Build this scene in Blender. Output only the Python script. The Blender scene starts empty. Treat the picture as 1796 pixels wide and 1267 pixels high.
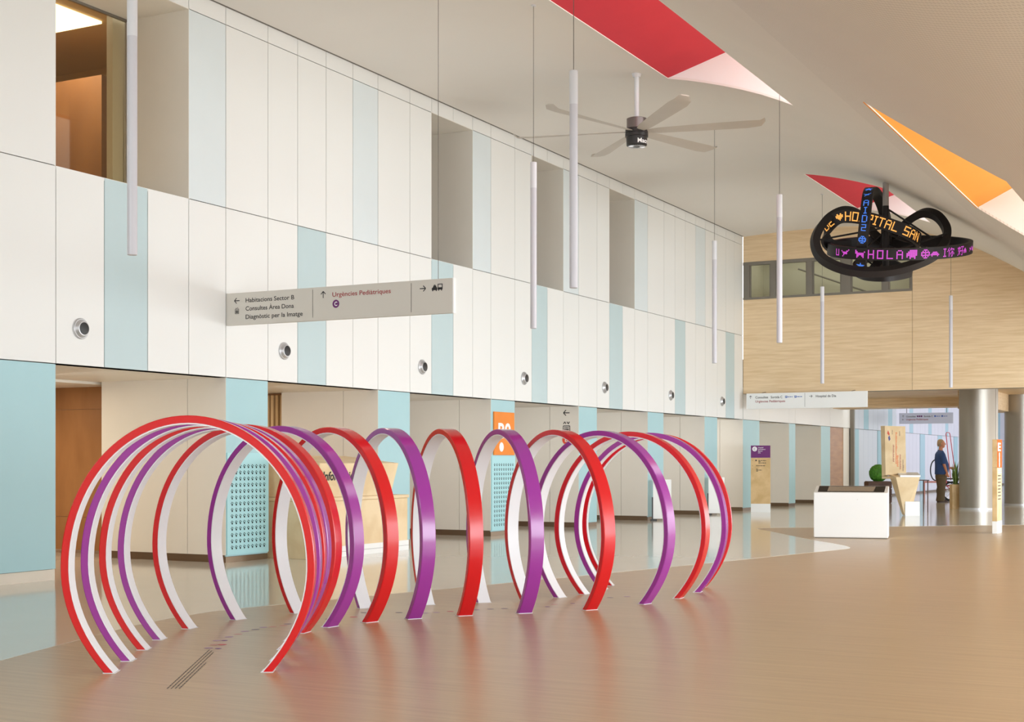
import bpy, bmesh, math, random
from math import sin, cos, pi, radians, sqrt, asin, atan2
from mathutils import Vector, Matrix
random.seed(7)
S = bpy.context.scene
COL = S.collection

# ------------------------------------------------------------------ camera
YAW = radians(27.7315)
cam = bpy.data.cameras.new('camera'); cam.sensor_width = 36.0
cam.lens = 36.0 * 2450 / 1796
cam.shift_y = (808 - 633.5) / 1796
cam.clip_end = 300
co = bpy.data.objects.new('camera', cam); COL.objects.link(co)
co.location = (0, 0, 1.2); co.rotation_euler = (pi / 2, 0, YAW)
S.camera = co
# ------------------------------------------------------------------ light
w = bpy.data.worlds.new('sky'); S.world = w; w.use_nodes = True
bg = w.node_tree.nodes['Background']
bg.inputs[0].default_value = (1.0, 0.985, 0.96, 1); bg.inputs[1].default_value = 2.2
S.view_settings.view_transform = 'Standard'; S.view_settings.look = 'None'
S.view_settings.gamma = 1; S.view_settings.use_curve_mapping = False
S.view_settings.exposure = 0.42

def area(name, loc, direction, sx, sy, power, color=(1, 1, 1)):
    l = bpy.data.lights.new(name, 'AREA'); l.shape = 'RECTANGLE'; l.size = sx; l.size_y = sy
    l.energy = power; l.color = color
    o = bpy.data.objects.new(name, l); COL.objects.link(o); o.location = loc
    o.rotation_euler = Vector(direction).to_track_quat('-Z', 'Y').to_euler()
    return o
# daylight through the glazed front on the right of the hall and through the entrance behind the camera
for k, pw in enumerate((110, 142, 190, 245, 300, 350)):
    area('daylight_glazing', (3.8, -2.0 + 5.6 * k, 1.45), (-1, 0.66, 0.45), 5.0, 2.3, pw, (0.80, 0.915, 1.0))
area('daylight_entrance', (-4, -5.8, 5.0), (0, 1, -0.05), 14, 3.0, 620, (0.82, 0.92, 1.0))
area('daylight_far_hall', (-4.0, 58, 3.4), (-1, 0, -0.1), 26, 3.0, 420, (0.80, 0.84, 1.0))

# ------------------------------------------------------------------ materials
def lin(c):
    return c / 12.92 if c <= 0.04045 else ((c + 0.055) / 1.055) ** 2.4
def rgb(r, g, b): return (lin(r / 255), lin(g / 255), lin(b / 255), 1)
MATS = {}
def mat(name, col, rough=0.5, metal=0.0, spec=0.5, var=0.03, scale=3.0, emit=None, es=1.0, coat=0.0):
    if name in MATS: return MATS[name]
    m = bpy.data.materials.new(name); m.use_nodes = True
    nt = m.node_tree; b = nt.nodes['Principled BSDF']
    b.inputs['Roughness'].default_value = rough; b.inputs['Metallic'].default_value = metal
    b.inputs['Specular IOR Level'].default_value = spec
    if coat: b.inputs['Coat Weight'].default_value = coat; b.inputs['Coat Roughness'].default_value = 0.1
    if emit:
        b.inputs['Base Color'].default_value = col
        b.inputs['Emission Color'].default_value = emit; b.inputs['Emission Strength'].default_value = es
    else:
        tc = nt.nodes.new('ShaderNodeTexCoord'); n = nt.nodes.new('ShaderNodeTexNoise')
        n.inputs['Scale'].default_value = scale; n.inputs['Detail'].default_value = 3
        r = nt.nodes.new('ShaderNodeMapRange')
        r.inputs[1].default_value = 0.3; r.inputs[2].default_value = 0.7
        r.inputs[3].default_value = 1 - var; r.inputs[4].default_value = 1 + var
        mx = nt.nodes.new('ShaderNodeVectorMath'); mx.operation = 'SCALE'
        mx.inputs[0].default_value = col[:3]
        nt.links.new(tc.outputs['Object'], n.inputs['Vector']); nt.links.new(n.outputs['Fac'], r.inputs[0])
        nt.links.new(r.outputs[0], mx.inputs['Scale']); nt.links.new(mx.outputs[0], b.inputs['Base Color'])
    MATS[name] = m
    return m
def wood(name, c0, c1, sc, rough=0.5, lo=0.35, hi=0.68, spec=0.4, bump=0.0, fine=4.0):
    m = bpy.data.materials.new(name); m.use_nodes = True
    nt = m.node_tree; b = nt.nodes['Principled BSDF']
    b.inputs['Roughness'].default_value = rough; b.inputs['Specular IOR Level'].default_value = spec
    tc = nt.nodes.new('ShaderNodeTexCoord'); mp = nt.nodes.new('ShaderNodeMapping')
    mp.inputs['Scale'].default_value = sc
    n = nt.nodes.new('ShaderNodeTexNoise'); n.inputs['Scale'].default_value = 1; n.inputs['Detail'].default_value = fine
    n.inputs['Distortion'].default_value = 0.35
    cr = nt.nodes.new('ShaderNodeValToRGB'); cr.color_ramp.elements[0].position = lo; cr.color_ramp.elements[1].position = hi
    cr.color_ramp.elements[0].color = c0; cr.color_ramp.elements[1].color = c1
    L = nt.links.new
    L(tc.outputs['Object'], mp.inputs['Vector']); L(mp.outputs[0], n.inputs['Vector']); L(n.outputs['Fac'], cr.inputs[0])
    L(cr.outputs[0], b.inputs['Base Color'])
    MATS[name] = m
    return m
def glass(name, col, rough=0.02, alpha=0.75):
    m = bpy.data.materials.new(name); m.use_nodes = True
    nt = m.node_tree
    for n in list(nt.nodes): nt.nodes.remove(n)
    out = nt.nodes.new('ShaderNodeOutputMaterial'); mix = nt.nodes.new('ShaderNodeMixShader')
    tr = nt.nodes.new('ShaderNodeBsdfTransparent'); tr.inputs[0].default_value = col
    gl = nt.nodes.new('ShaderNodeBsdfGlossy'); gl.inputs['Roughness'].default_value = rough
    lw = nt.nodes.new('ShaderNodeLayerWeight'); lw.inputs[0].default_value = 0.25
    mr = nt.nodes.new('ShaderNodeMath'); mr.operation = 'MULTIPLY'; mr.inputs[1].default_value = 0.25
    nt.links.new(lw.outputs['Fresnel'], mr.inputs[0]); nt.links.new(mr.outputs[0], mix.inputs[0])
    nt.links.new(tr.outputs[0], mix.inputs[1]); nt.links.new(gl.outputs[0], mix.inputs[2])
    nt.links.new(mix.outputs[0], out.inputs[0])
    MATS[name] = m
    return m

M_white = mat('white_laminate', rgb(236, 236, 233), 0.42, var=0.008, scale=0.6)
M_jamb = mat('shaded_white_laminate', rgb(234, 229, 219), 0.45, var=0.01)  # the wall's white laminate again, with warm recess shade put into its colour
M_blue_lo = mat('turquoise_laminate', rgb(168, 206, 212), 0.4, var=0.01)
M_blue_mid = mat('pale_turquoise_laminate', rgb(193, 212, 215), 0.4, var=0.01)
M_blue_hi = mat('ice_blue_laminate', rgb(222, 230, 232), 0.4, var=0.008)
M_perf = mat('aqua_panel', rgb(172, 220, 226), 0.4, var=0.01)
M_hole = mat('perforation_dark', rgb(22, 38, 42), 0.8)
M_gap = mat('joint_backing', rgb(120, 116, 110), 0.8)
M_plast = mat('ceiling_plaster', rgb(236, 232, 226), 0.85, spec=0.2, var=0.01, scale=0.8)
def perforate(m):
    nt = m.node_tree; L = nt.links.new; b = nt.nodes['Principled BSDF']
    src = b.inputs['Base Color'].links[0].from_socket
    tc = nt.nodes.new('ShaderNodeTexCoord'); sx = nt.nodes.new('ShaderNodeSeparateXYZ'); L(tc.outputs['Object'], sx.inputs[0])
    def math_(op, a, bb):
        n = nt.nodes.new('ShaderNodeMath'); n.operation = op
        for i, q in enumerate((a, bb)):
            if q is None: continue
            if isinstance(q, (int, float)): n.inputs[i].default_value = q
            else: L(q, n.inputs[i])
        return n.outputs[0]
    k = 2 * pi / .045
    dx = math_('SINE', math_('MULTIPLY', sx.outputs[0], k), None); dy = math_('SINE', math_('MULTIPLY', sx.outputs[1], k), None)
    dot = math_('GREATER_THAN', math_('MULTIPLY', dx, dy), .35)
    zone = math_('GREATER_THAN', sx.outputs[0], -3.6)
    f = math_('SUBTRACT', 1.0, math_('MULTIPLY', math_('MULTIPLY', dot, zone), .16))
    v = nt.nodes.new('ShaderNodeVectorMath'); v.operation = 'SCALE'; L(src, v.inputs[0]); L(f, v.inputs['Scale']); L(v.outputs[0], b.inputs['Base Color'])
perforate(M_plast)                    # fine perforation of the sweeping part of the ceiling
M_red_reveal = mat('red_plaster', rgb(212, 66, 80), 0.7, spec=0.2, var=0.02)
M_orange_reveal = mat('orange_plaster', rgb(250, 172, 80), 0.7, spec=0.2, var=0.02)
M_whiteplast = mat('white_plaster', rgb(244, 242, 240), 0.8, spec=0.2, var=0.01)
M_endwood = wood('ash_cladding', rgb(220, 190, 148), rgb(237, 211, 174), (1.6, 4, 24), 0.45, 0.3, 0.7)
M_brownwood = wood('brown_veneer', rgb(150, 105, 66), rgb(170, 122, 78), (3, 3, 0.8), 0.4)
M_reddoor = wood('reddish_veneer', rgb(166, 116, 66), rgb(184, 134, 82), (1.5, 1.5, 9), 0.4)
M_lightply = wood('birch_ply', rgb(226, 198, 154), rgb(238, 214, 174), (2.5, 2.5, 2.5), 0.45, 0.4, 0.62)
M_totem = wood('totem_ply', rgb(206, 172, 120), rgb(222, 190, 140), (4, 4, 4), 0.45, 0.4, 0.62)
M_slat = wood('slat_pine', rgb(206, 172, 124), rgb(222, 190, 144), (6, 6, 1), 0.5)
M_steelplinth = mat('bronze_plinth', rgb(126, 106, 86), 0.3, 0.6)
M_cream = mat('cream_plinth', rgb(226, 216, 200), 0.5)
M_red = mat('red_lacquer', rgb(212, 22, 30), 0.18, spec=0.75, var=0.01)
M_purple = mat('purple_lacquer', rgb(156, 54, 152), 0.18, spec=0.75, var=0.01)
M_lining = mat('white_lining', rgb(240, 240, 244), 0.4, var=0.01)
M_metalwhite = mat('white_metal', rgb(222, 222, 226), 0.35, var=0.01)
M_diffuser = mat('opal_tube', rgb(206, 204, 210), 0.3, var=0.005)
M_cable = mat('steel_cable', rgb(110, 104, 98), 0.4, 0.5)
M_black = mat('black_plastic', rgb(30, 29, 30), 0.4)
M_bandblack = mat('black_led_band', rgb(40, 35, 35), 0.5, spec=0.3)
M_screen = mat('black_screen', rgb(22, 18, 20), 0.3, spec=0.15)
M_screen2 = mat('touch_glass', rgb(104, 90, 88), 0.15, spec=0.25)
M_ink = mat('black_ink', rgb(34, 32, 34), 0.6)
M_redink = mat('red_ink', rgb(160, 48, 52), 0.6)
M_blueink = mat('blue_ink', rgb(60, 100, 180), 0.6)
M_orangeink = mat('orange_ink', rgb(236, 110, 50), 0.6)
M_violet = mat('violet_sign', rgb(106, 36, 108), 0.5)
M_orange = mat('orange_sign', rgb(240, 136, 34), 0.5)
M_vermilion = mat('vermilion_print', rgb(232, 76, 40), 0.5)
M_whiteink = mat('white_print', rgb(245, 245, 245), 0.5)
M_sign = mat('sign_beige', rgb(214, 209, 200), 0.5, var=0.005)
M_corian = mat('white_corian', rgb(242, 242, 240), 0.3, var=0.006)
M_silver = mat('satin_aluminium', rgb(198, 198, 200), 0.35, 0.7)
M_frame = mat('grey_aluminium', rgb(128, 122, 112), 0.4, 0.4)
M_steel = mat('brushed_steel', rgb(164, 158, 149), 0.42, 1.0, var=0.03, scale=0.7)
M_fan = mat('fan_blade_grey', rgb(196, 188, 178), 0.5)
M_fanbody = mat('fan_motor_dark', rgb(52, 50, 50), 0.4, 0.3)
M_led_o = mat('led_orange', rgb(20, 12, 8), emit=rgb(255, 176, 84), es=1.0)
M_led_b = mat('led_blue', rgb(8, 12, 20), emit=rgb(72, 130, 236), es=0.9)
M_led_m = mat('led_magenta', rgb(20, 8, 20), emit=rgb(214, 78, 206), es=0.9)
M_lamp = mat('ceiling_lamp_opal', rgb(255, 240, 200), emit=rgb(255, 238, 190), es=3.0)
M_leaf = mat('leaf_green', rgb(66, 128, 30), 0.6, var=0.35, scale=30)
M_leaf2 = mat('leaf_pale', rgb(120, 150, 70), 0.6, var=0.3, scale=20)
M_darkwood = wood('dark_crate', rgb(70, 48, 38), rgb(96, 68, 54), (4, 4, 12), 0.5)
M_skin = mat('skin', rgb(188, 124, 92), 0.5)
M_hair = mat('grey_hair', rgb(150, 128, 100), 0.8, var=0.1, scale=60)
M_shirt = mat('navy_shirt', rgb(38, 66, 116), 0.8, var=0.06, scale=10)
M_trouser = mat('olive_trousers', rgb(92, 78, 56), 0.85, var=0.06, scale=10)
M_shoe = mat('brown_shoe', rgb(70, 48, 40), 0.5)
M_pink = mat('pink_seat', rgb(206, 140, 128), 0.6)
M_redtube = mat('red_tube', rgb(190, 70, 80), 0.35)
M_tyre = mat('tyre_black', rgb(24, 24, 28), 0.6)
M_intbeige = mat('interior_beige', rgb(206, 200, 178), 0.6)
M_intceil = mat('interior_ceiling', rgb(196, 164, 120), 0.6)
M_glass = glass('clear_glass', (0.94, 0.96, 0.94, 1))
M_glass_warm = glass('tinted_glass', (0.92, 0.88, 0.80, 1))
M_cool_white = mat('cool_lit_white', rgb(212, 214, 228), 0.45, var=0.01)  # white tinted with the cool daylight of the far hall
M_cool_blue = mat('cool_lit_turquoise', rgb(160, 196, 212), 0.45, var=0.01)  # turquoise with the same cool daylight put into the colour

M_screen.node_tree.nodes['Principled BSDF'].inputs['IOR'].default_value = 1.1

# ------------------------------------------------------------------ helpers
def obj(name, me, m=None, parent=None):
    o = bpy.data.objects.new(name, me); COL.objects.link(o)
    if m is not None:
        me.materials.clear(); me.materials.append(m)
    if parent is not None: o.parent = parent
    return o
def tag(o, label=None, cat=None, group=None, kind=None):
    if label: o['label'] = label
    if cat: o['category'] = cat
    if group: o['group'] = group
    if kind: o['kind'] = kind
    return o
def thing(name, label, cat, loc=(0, 0, 0), rz=0.0, group=None):
    o = bpy.data.objects.new(name, None); COL.objects.link(o)
    o.empty_display_size = 0.1
    o.location = loc; o.rotation_euler = (0, 0, rz)
    return tag(o, label, cat, group)
def struct(name, label=None):
    o = bpy.data.objects.new(name, None); COL.objects.link(o)
    o['kind'] = 'structure'
    if label: o['label'] = label
    return o
def finish(bm, smooth=False, name='m'):
    me = bpy.data.meshes.new(name)
    bmesh.ops.recalc_face_normals(bm, faces=bm.faces)
    bm.to_mesh(me); bm.free()
    if smooth:
        me.polygons.foreach_set('use_smooth', [True] * len(me.polygons))
        try: me.set_sharp_from_angle(angle=radians(35))
        except Exception: pass
    return me
def add_box(bm, x0, x1, y0, y1, z0, z1):
    v = [bm.verts.new((x, y, z)) for z in (z0, z1) for y in (y0, y1) for x in (x0, x1)]
    for f in ((0, 2, 3, 1), (4, 5, 7, 6), (0, 1, 5, 4), (2, 6, 7, 3), (0, 4, 6, 2), (1, 3, 7, 5)):
        bm.faces.new([v[i] for i in f])
def box(name, x0, x1, y0, y1, z0, z1, m, parent=None, bevel=0.0, seg=1):
    bm = bmesh.new(); add_box(bm, x0, x1, y0, y1, z0, z1)
    if bevel: bmesh.ops.bevel(bm, geom=bm.edges[:], offset=bevel, segments=seg, affect='EDGES', profile=0.5)
    return obj(name, finish(bm, bevel > 0 and seg > 1), m, parent)
def hexa(name, bottom, top, m, parent=None, bevel=0.0):
    """eight-corner block: four bottom corners and four top corners in the same turn"""
    bm = bmesh.new(); b = [bm.verts.new(p) for p in bottom]; t = [bm.verts.new(p) for p in top]
    bm.faces.new(b); bm.faces.new(t)
    for i in range(4): bm.faces.new([b[i], b[(i + 1) % 4], t[(i + 1) % 4], t[i]])
    if bevel: bmesh.ops.bevel(bm, geom=bm.edges[:], offset=bevel, segments=2, affect='EDGES', profile=0.5)
    return obj(name, finish(bm), m, parent)
def add_lathe(bm, prof, n=32, axis='Z', org=(0, 0, 0), cap=True):
    """prof: (radius, height) list; axis along which height runs"""
    rings = []
    for r, h in prof:
        ring = []
        for k in range(n):
            a = 2 * pi * k / n
            c, s = r * cos(a), r * sin(a)
            p = {'Z': (c, s, h), 'X': (h, c, s), 'Y': (c, h, s)}[axis]
            ring.append(bm.verts.new((p[0] + org[0], p[1] + org[1], p[2] + org[2])))
        rings.append(ring)
    for a, b in zip(rings, rings[1:]):
        for k in range(n): bm.faces.new([a[k], a[(k + 1) % n], b[(k + 1) % n], b[k]])
    if cap:
        bm.faces.new(rings[0]); bm.faces.new(rings[-1])
def lathe(name, prof, m, parent=None, n=32, axis='Z', org=(0, 0, 0)):
    bm = bmesh.new(); add_lathe(bm, prof, n, axis, org)
    return obj(name, finish(bm, True), m, parent)
def add_tube(bm, pts, r, n=8, closed=False):
    pts = [Vector(p) for p in pts]; N = len(pts); rings = []
    ref = None
    for i, p in enumerate(pts):
        a = pts[(i - 1) % N] if (closed or i > 0) else p
        b = pts[(i + 1) % N] if (closed or i < N - 1) else p
        t = (b - a).normalized()
        if ref is None:
            ref = Vector((0, 0, 1)) if abs(t.z) < 0.9 else Vector((1, 0, 0))
        u = (ref - t * ref.dot(t)).normalized(); v = t.cross(u); ref = u
        rr = r[i] if isinstance(r, (list, tuple)) else r
        rings.append([bm.verts.new(p + (u * cos(2 * pi * k / n) + v * sin(2 * pi * k / n)) * rr) for k in range(n)])
    rng = range(N) if closed else range(N - 1)
    for i in rng:
        A, B = rings[i], rings[(i + 1) % N]
        for k in range(n): bm.faces.new([A[k], A[(k + 1) % n], B[(k + 1) % n], B[k]])
    if not closed: bm.faces.new(rings[0]); bm.faces.new(rings[-1])
def tube(name, pts, r, m, parent=None, n=8, closed=False):
    bm = bmesh.new(); add_tube(bm, pts, r, n, closed)
    return obj(name, finish(bm, True), m, parent)
def flat(name, polys, fn, m, parent=None):
    """flat print: 2-D polygons mapped by fn(u, v) -> point"""
    bm = bmesh.new()
    for P in polys: bm.faces.new([bm.verts.new(fn(u, v)) for u, v in P])
    me = bpy.data.meshes.new(name); bm.to_mesh(me); bm.free()
    o = obj(name, me, m, parent)
    if name in ('small_print', 'name_column', 'text_line', 'led_icon'): o['kind'] = 'stuff'
    return o
def plane_map(O, U, V):
    O, U, V = Vector(O), Vector(U), Vector(V)
    return lambda u, v: O + U * u + V * v
_cache = {}
def text_data(body, bold=0.0):
    k = (body, bold)
    if k in _cache: return _cache[k]
    c = bpy.data.curves.new('t', 'FONT'); c.body = body; c.size = 1; c.offset = bold; c.resolution_u = 3
    o = bpy.data.objects.new('t', c); COL.objects.link(o)
    me = bpy.data.meshes.new_from_object(o.evaluated_get(bpy.context.evaluated_depsgraph_get()))
    vs = [(v.co.x, v.co.y) for v in me.vertices]; fs = [tuple(p.vertices) for p in me.polygons]
    bpy.data.objects.remove(o); bpy.data.curves.remove(c); bpy.data.meshes.remove(me)
    _cache[k] = (vs, fs)
    return vs, fs
def text(name, body, u0, u1, vbase, cap, fn, m, parent=None, bold=0.010):
    vs, fs = text_data(body, bold)
    x0 = min(v[0] for v in vs); x1 = max(v[0] for v in vs)
    sx = (u1 - u0) / (x1 - x0); sy = cap / 0.70
    P = [fn(u0 + (x - x0) * sx, vbase + y * sy) for x, y in vs]
    order = sorted(fs, key=lambda f: min(vs[i][0] for i in f)); wordsf = []; mx = -9
    for f in order:                         # one object per word
        lo = min(vs[i][0] for i in f); hi = max(vs[i][0] for i in f)
        if lo - mx > .16: wordsf.append([])
        wordsf[-1].append(f); mx = max(mx, hi)
    for W in wordsf:
        idx = sorted({i for f in W for i in f}); r = {j: i for i, j in enumerate(idx)}
        me = bpy.data.meshes.new(name); me.from_pydata([P[i] for i in idx], [], [[r[i] for i in f] for f in W])
        obj(name, me, m, parent)
def strip(p, q, w):
    dx, dy = q[0] - p[0], q[1] - p[1]; l = sqrt(dx * dx + dy * dy); nx, ny = -dy / l * w / 2, dx / l * w / 2
    return [(p[0] + nx, p[1] + ny), (p[0] - nx, p[1] - ny), (q[0] - nx, q[1] - ny), (q[0] + nx, q[1] + ny)]
def arrow(cu, cv, s, ang, w=None):
    """arrow of length s pointing along ang"""
    w = w or s * 0.13
    def R(x, y): return (cu + x * cos(ang) - y * sin(ang), cv + x * sin(ang) + y * cos(ang))
    tip = (s / 2, 0)
    P = [strip(R(-s / 2, 0), R(s / 2 - w * 0.6, 0), w), strip(R(*tip), R(s * 0.08, s * 0.42), w), strip(R(*tip), R(s * 0.08, -s * 0.42), w)]
    return P
def disc(cu, cv, r, n=20, ry=None):
    return [(cu + r * cos(2 * pi * k / n), cv + (ry or r) * sin(2 * pi * k / n)) for k in range(n)]
def rect(u0, u1, v0, v1): return [(u0, v0), (u1, v0), (u1, v1), (u0, v1)]
def rowtext(u0, u1, v, h, seed, gap=0.25):
    """a line of print too small to read: dashes of word lengths"""
    r = random.Random(seed); P = []; u = u0
    while u < u1:
        l = min(h * r.uniform(1.5, 4.5), u1 - u); P.append(rect(u, u + l, v, v + h)); u += l + h * gap * 2.5
    return P

# ------------------------------------------------------------------ ceiling profile (a vault that sweeps down to the right)
PX = [-10.6, -9.3, -8.2, -7.2, -6.2, -5.35, -4.24, -3.4, -2.5, -1.6, -0.7, 0.4, 1.6, 4.0]
PZ = [6.50, 6.56, 6.56, 6.48, 6.24, 5.91, 5.27, 4.70, 4.07, 3.50, 3.10, 2.85, 2.76, 2.75]
def zc(x):
    x = min(max(x, PX[0]), PX[-1]); n = len(PX)
    i = max(k for k in range(n - 1) if PX[k] <= x)
    def m(k):
        a, b = max(k - 1, 0), min(k + 1, n - 1)
        return (PZ[b] - PZ[a]) / (PX[b] - PX[a])
    h = PX[i + 1] - PX[i]; s = (x - PX[i]) / h
    return (2*s**3 - 3*s**2 + 1) * PZ[i] + (s**3 - 2*s**2 + s) * h * m(i) + (-2*s**3 + 3*s**2) * PZ[i+1] + (s**3 - s**2) * h * m(i + 1)
WX = -10.56            # face of the long panelled wall
EY = 31.85             # face of the timber end wall
SKY = [  # x0, x1, y0, y1, rise of the slanted reveal, its colour, label
    (-7.04, -5.28, 11.4, 18.0, 0.297, M_red_reveal, 'red'),
    (-7.22, -5.72, 25.3, 29.3, 0.285, M_red_reveal, 'red'),
    (-3.10, -1.87, 12.9, 18.95, 0.51, M_orange_reveal, 'orange')]

def in_sky(x, y):
    return any(a < x < b and c < y < d for a, b, c, d, *_ in SKY)
xs = set(WX + 0.27 * k for k in range(0, 54)); xs = {x for x in xs if x < 4.0}; xs |= {WX, 4.0}
for s in SKY: xs |= {s[0], s[1]}
xs = sorted(xs); xs = [x for i, x in enumerate(xs) if i == 0 or x - xs[i - 1] > 1e-4]
ys = {-6.0, 0.0, 5.0, 10.0, 20.0, 32.0}
for s in SKY: ys |= {s[2], s[3]}
ys = sorted(ys)
bm = bmesh.new(); V = {}
for i, x in enumerate(xs):
    for j, y in enumerate(ys): V[i, j] = bm.verts.new((x, y, zc(x)))
for i in range(len(xs) - 1):
    for j in range(len(ys) - 1):
        if not in_sky((xs[i] + xs[i+1]) / 2, (ys[j] + ys[j+1]) / 2):
            bm.faces.new([V[i, j], V[i+1, j], V[i+1, j+1], V[i, j+1]])
for v in [v for v in bm.verts if not v.link_faces]: bm.verts.remove(v)
ext = bmesh.ops.extrude_face_region(bm, geom=bm.faces[:])
for v in [e for e in ext['geom'] if isinstance(e, bmesh.types.BMVert)]: v.co.z += 0.03
ceil = obj('ceiling', finish(bm, True), M_plast); tag(ceil, kind='structure')
for n, (x0, x1, y0, y1, sl, m, cn) in enumerate(SKY, 1):
    wn = struct('window_%d' % n, 'roof light with a sloping %s reveal' % cn)
    za, zb = zc(x0) + 0.005, zc(x1) + 0.03
    zt = za + sl * (x1 - x0)
    X1 = x1 + 0.02
    hexa('sloping_reveal', [(x0 - .02, y0 - .02, za), (X1, y0 - .02, zt), (X1, y1 + .02, zt), (x0 - .02, y1 + .02, za)],
         [(x0 - .02, y0 - .02, za + .08), (X1, y0 - .02, zt + .08), (X1, y1 + .02, zt + .08), (x0 - .02, y1 + .02, za + .08)], m, wn)
    for yy, dy in ((y1 + .004, 0.06), (y0 - .004, -0.06)):
        bm = bmesh.new(); N = 12; P = []
        for k in range(N + 1): x = x0 + (x1 - x0) * k / N; P.append((x, zc(x) + 0.02))
        P += [(x1, zt), (x0, za + .03)]
        a = [bm.verts.new((p[0], yy, p[1])) for p in P]; b = [bm.verts.new((p[0], yy + dy, p[1])) for p in P]
        bm.faces.new(a); bm.faces.new(b)
        for k in range(len(P)): bm.faces.new([a[k], a[(k+1) % len(P)], b[(k+1) % len(P)], b[k]])
        obj('end_cheek', finish(bm), M_whiteplast, wn)

# ------------------------------------------------------------------ floor
M_vinyl = wood('wood_vinyl', rgb(180, 151, 116), rgb(196, 168, 132), (1.1, 26, 1), 0.30, 0.3, 0.7, spec=0.45)
M_lino = mat('pale_lino', rgb(216, 210, 196), 0.10, spec=0.6, var=0.012, scale=2)
fl = box('floor', -16.5, 6.0, -6.0, 80, -0.15, 0.0, M_vinyl); tag(fl, kind='structure')
BND = [(-5.2, 1.0), (-5.9, 3.2), (-6.35, 4.95), (-6.6, 5.97), (-6.82, 6.64), (-6.98, 7.15), (-7.14, 7.68), (-7.24, 8.25), (-7.26, 8.75),
       (-7.15, 9.28), (-6.93, 10.1), (-6.75, 10.78), (-6.55, 11.5), (-6.29, 12.54), (-6.0, 13.64), (-5.78, 14.6), (-5.6, 15.3), (-5.42, 16.12),
       (-5.06, 17.72), (-4.86, 18.55), (-4.8, 18.85), (-4.79, 19.02), (-4.83, 19.2), (-4.98, 19.53), (-5.3, 20.05), (-5.68, 20.57), (-6.05, 21.15),
       (-7.1, 22.9), (-7.5, 23.5), (-7.6, 23.7), (-7.62, 23.82), (-7.58, 24.0), (-7.33, 24.3), (-6.84, 24.65), (-5.6, 25.69), (-4.64, 26.6), (-3.67, 27.47),
       (-1.0, 29.8), (2.0, 32.0), (6.0, 34.6), (6.0, 80), (-16.5, 80), (-16.5, 1.0)]
bm = bmesh.new(); f = bm.faces.new([bm.verts.new((x, y, 0.0015)) for x, y in BND])
ext = bmesh.ops.extrude_face_region(bm, geom=[f])
for v in [e for e in ext['geom'] if isinstance(e, bmesh.types.BMVert)]: v.co.z = -0.001
bmesh.ops.triangulate(bm, faces=[f for f in bm.faces if len(f.verts) > 4])
obj('floor_inlay', finish(bm), M_lino, fl)['label'] = 'pale glossy sheet floor inlay'

# ------------------------------------------------------------------ long panelled wall
wall = struct('wall_left', 'long white panelled wall with turquoise strips')
G = 0.005
def panel(y0, y1, z0, z1, m, name='panel', x=WX, t=0.02):
    return box(name, x - t, x, y0 + G, y1 - G, z0 + G, z1 - G, m, wall)
ZS, ZM, ZT, ZC = 2.17, 4.155, 6.297, 6.52
PILL = [(9.44, 10.264), (12.897, 13.692), (16.131, 16.959), (19.371, 20.187), (22.649, 23.441), (25.90, 26.75), (29.2, 30.033), (31.85, 33.116), (35.6, 36.2), (38.71, 39.69)]
PILL_L = [(-3.55, -2.75), (-.3, .5), (2.95, 3.75), (6.2, 7.0)] + PILL
JN = [-6.0 + .625 * k for k in range(16)] + [4.0, 4.65, 5.3, 5.95, 6.6, 7.25, 7.9, 8.65, 9.44, 10.264, 10.935, 11.585, 12.25, 12.897, 13.692, 14.294, 14.908, 15.522, 16.131, 16.959, 17.557, 18.188, 18.783, 19.371,
      20.187, 20.80, 21.384, 22.013, 22.649, 23.441, 24.012, 24.633, 25.224, 25.898, 26.78, 27.405, 28.008, 28.633, 29.25, 30.033, 30.618, 31.222, 31.84]
REC = [(10.264, 12.25), (17.557, 18.783), (20.80, 22.013), (24.012, 25.224)]
BHI = [(12.25, 12.897), (15.522, 16.131), (18.783, 19.371), (22.013, 22.649), (25.224, 25.898), (28.633, 29.25)]
BMID = [(10.935, 11.585), (14.294, 14.908), (17.557, 18.188), (20.80, 21.384), (24.012, 24.633), (27.405, 28.008), (30.618, 31.222)]
def isin(y0, y1, L): return any(a - .01 <= y0 and y1 <= b + .01 for a, b in L)
for y0, y1 in zip(JN, JN[1:]):
    panel(y0, y1, ZS, ZM, M_blue_mid if isin(y0, y1, BMID) else M_white)
    if not isin(y0, y1, REC):
        panel(y0, y1, ZM, ZT, M_blue_hi if isin(y0, y1, BHI) else M_white)
    box('frieze_panel', WX - .02, WX, y0 + G, y1 - G, ZT + G, ZC - 0.02, M_white, wall)
# backing behind the joints
def back(y0, y1, z0, z1): box('backing', WX - .14, WX - .022, y0, y1, z0, z1, M_gap, wall)
back(-6.0, 31.84, ZS, ZM - .035); back(-6.0, 31.84, ZT + .035, 6.9)
prev = -6.0
for a, b in REC:
    back(prev, a - .03, ZM, ZT); prev = b + .03
back(prev, 31.84, ZM, ZT)
box('shadow_trim', WX - .015, WX + .03, -6.0, 31.84, ZC - .018, ZC - .004, M_gap, wall)
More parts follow.
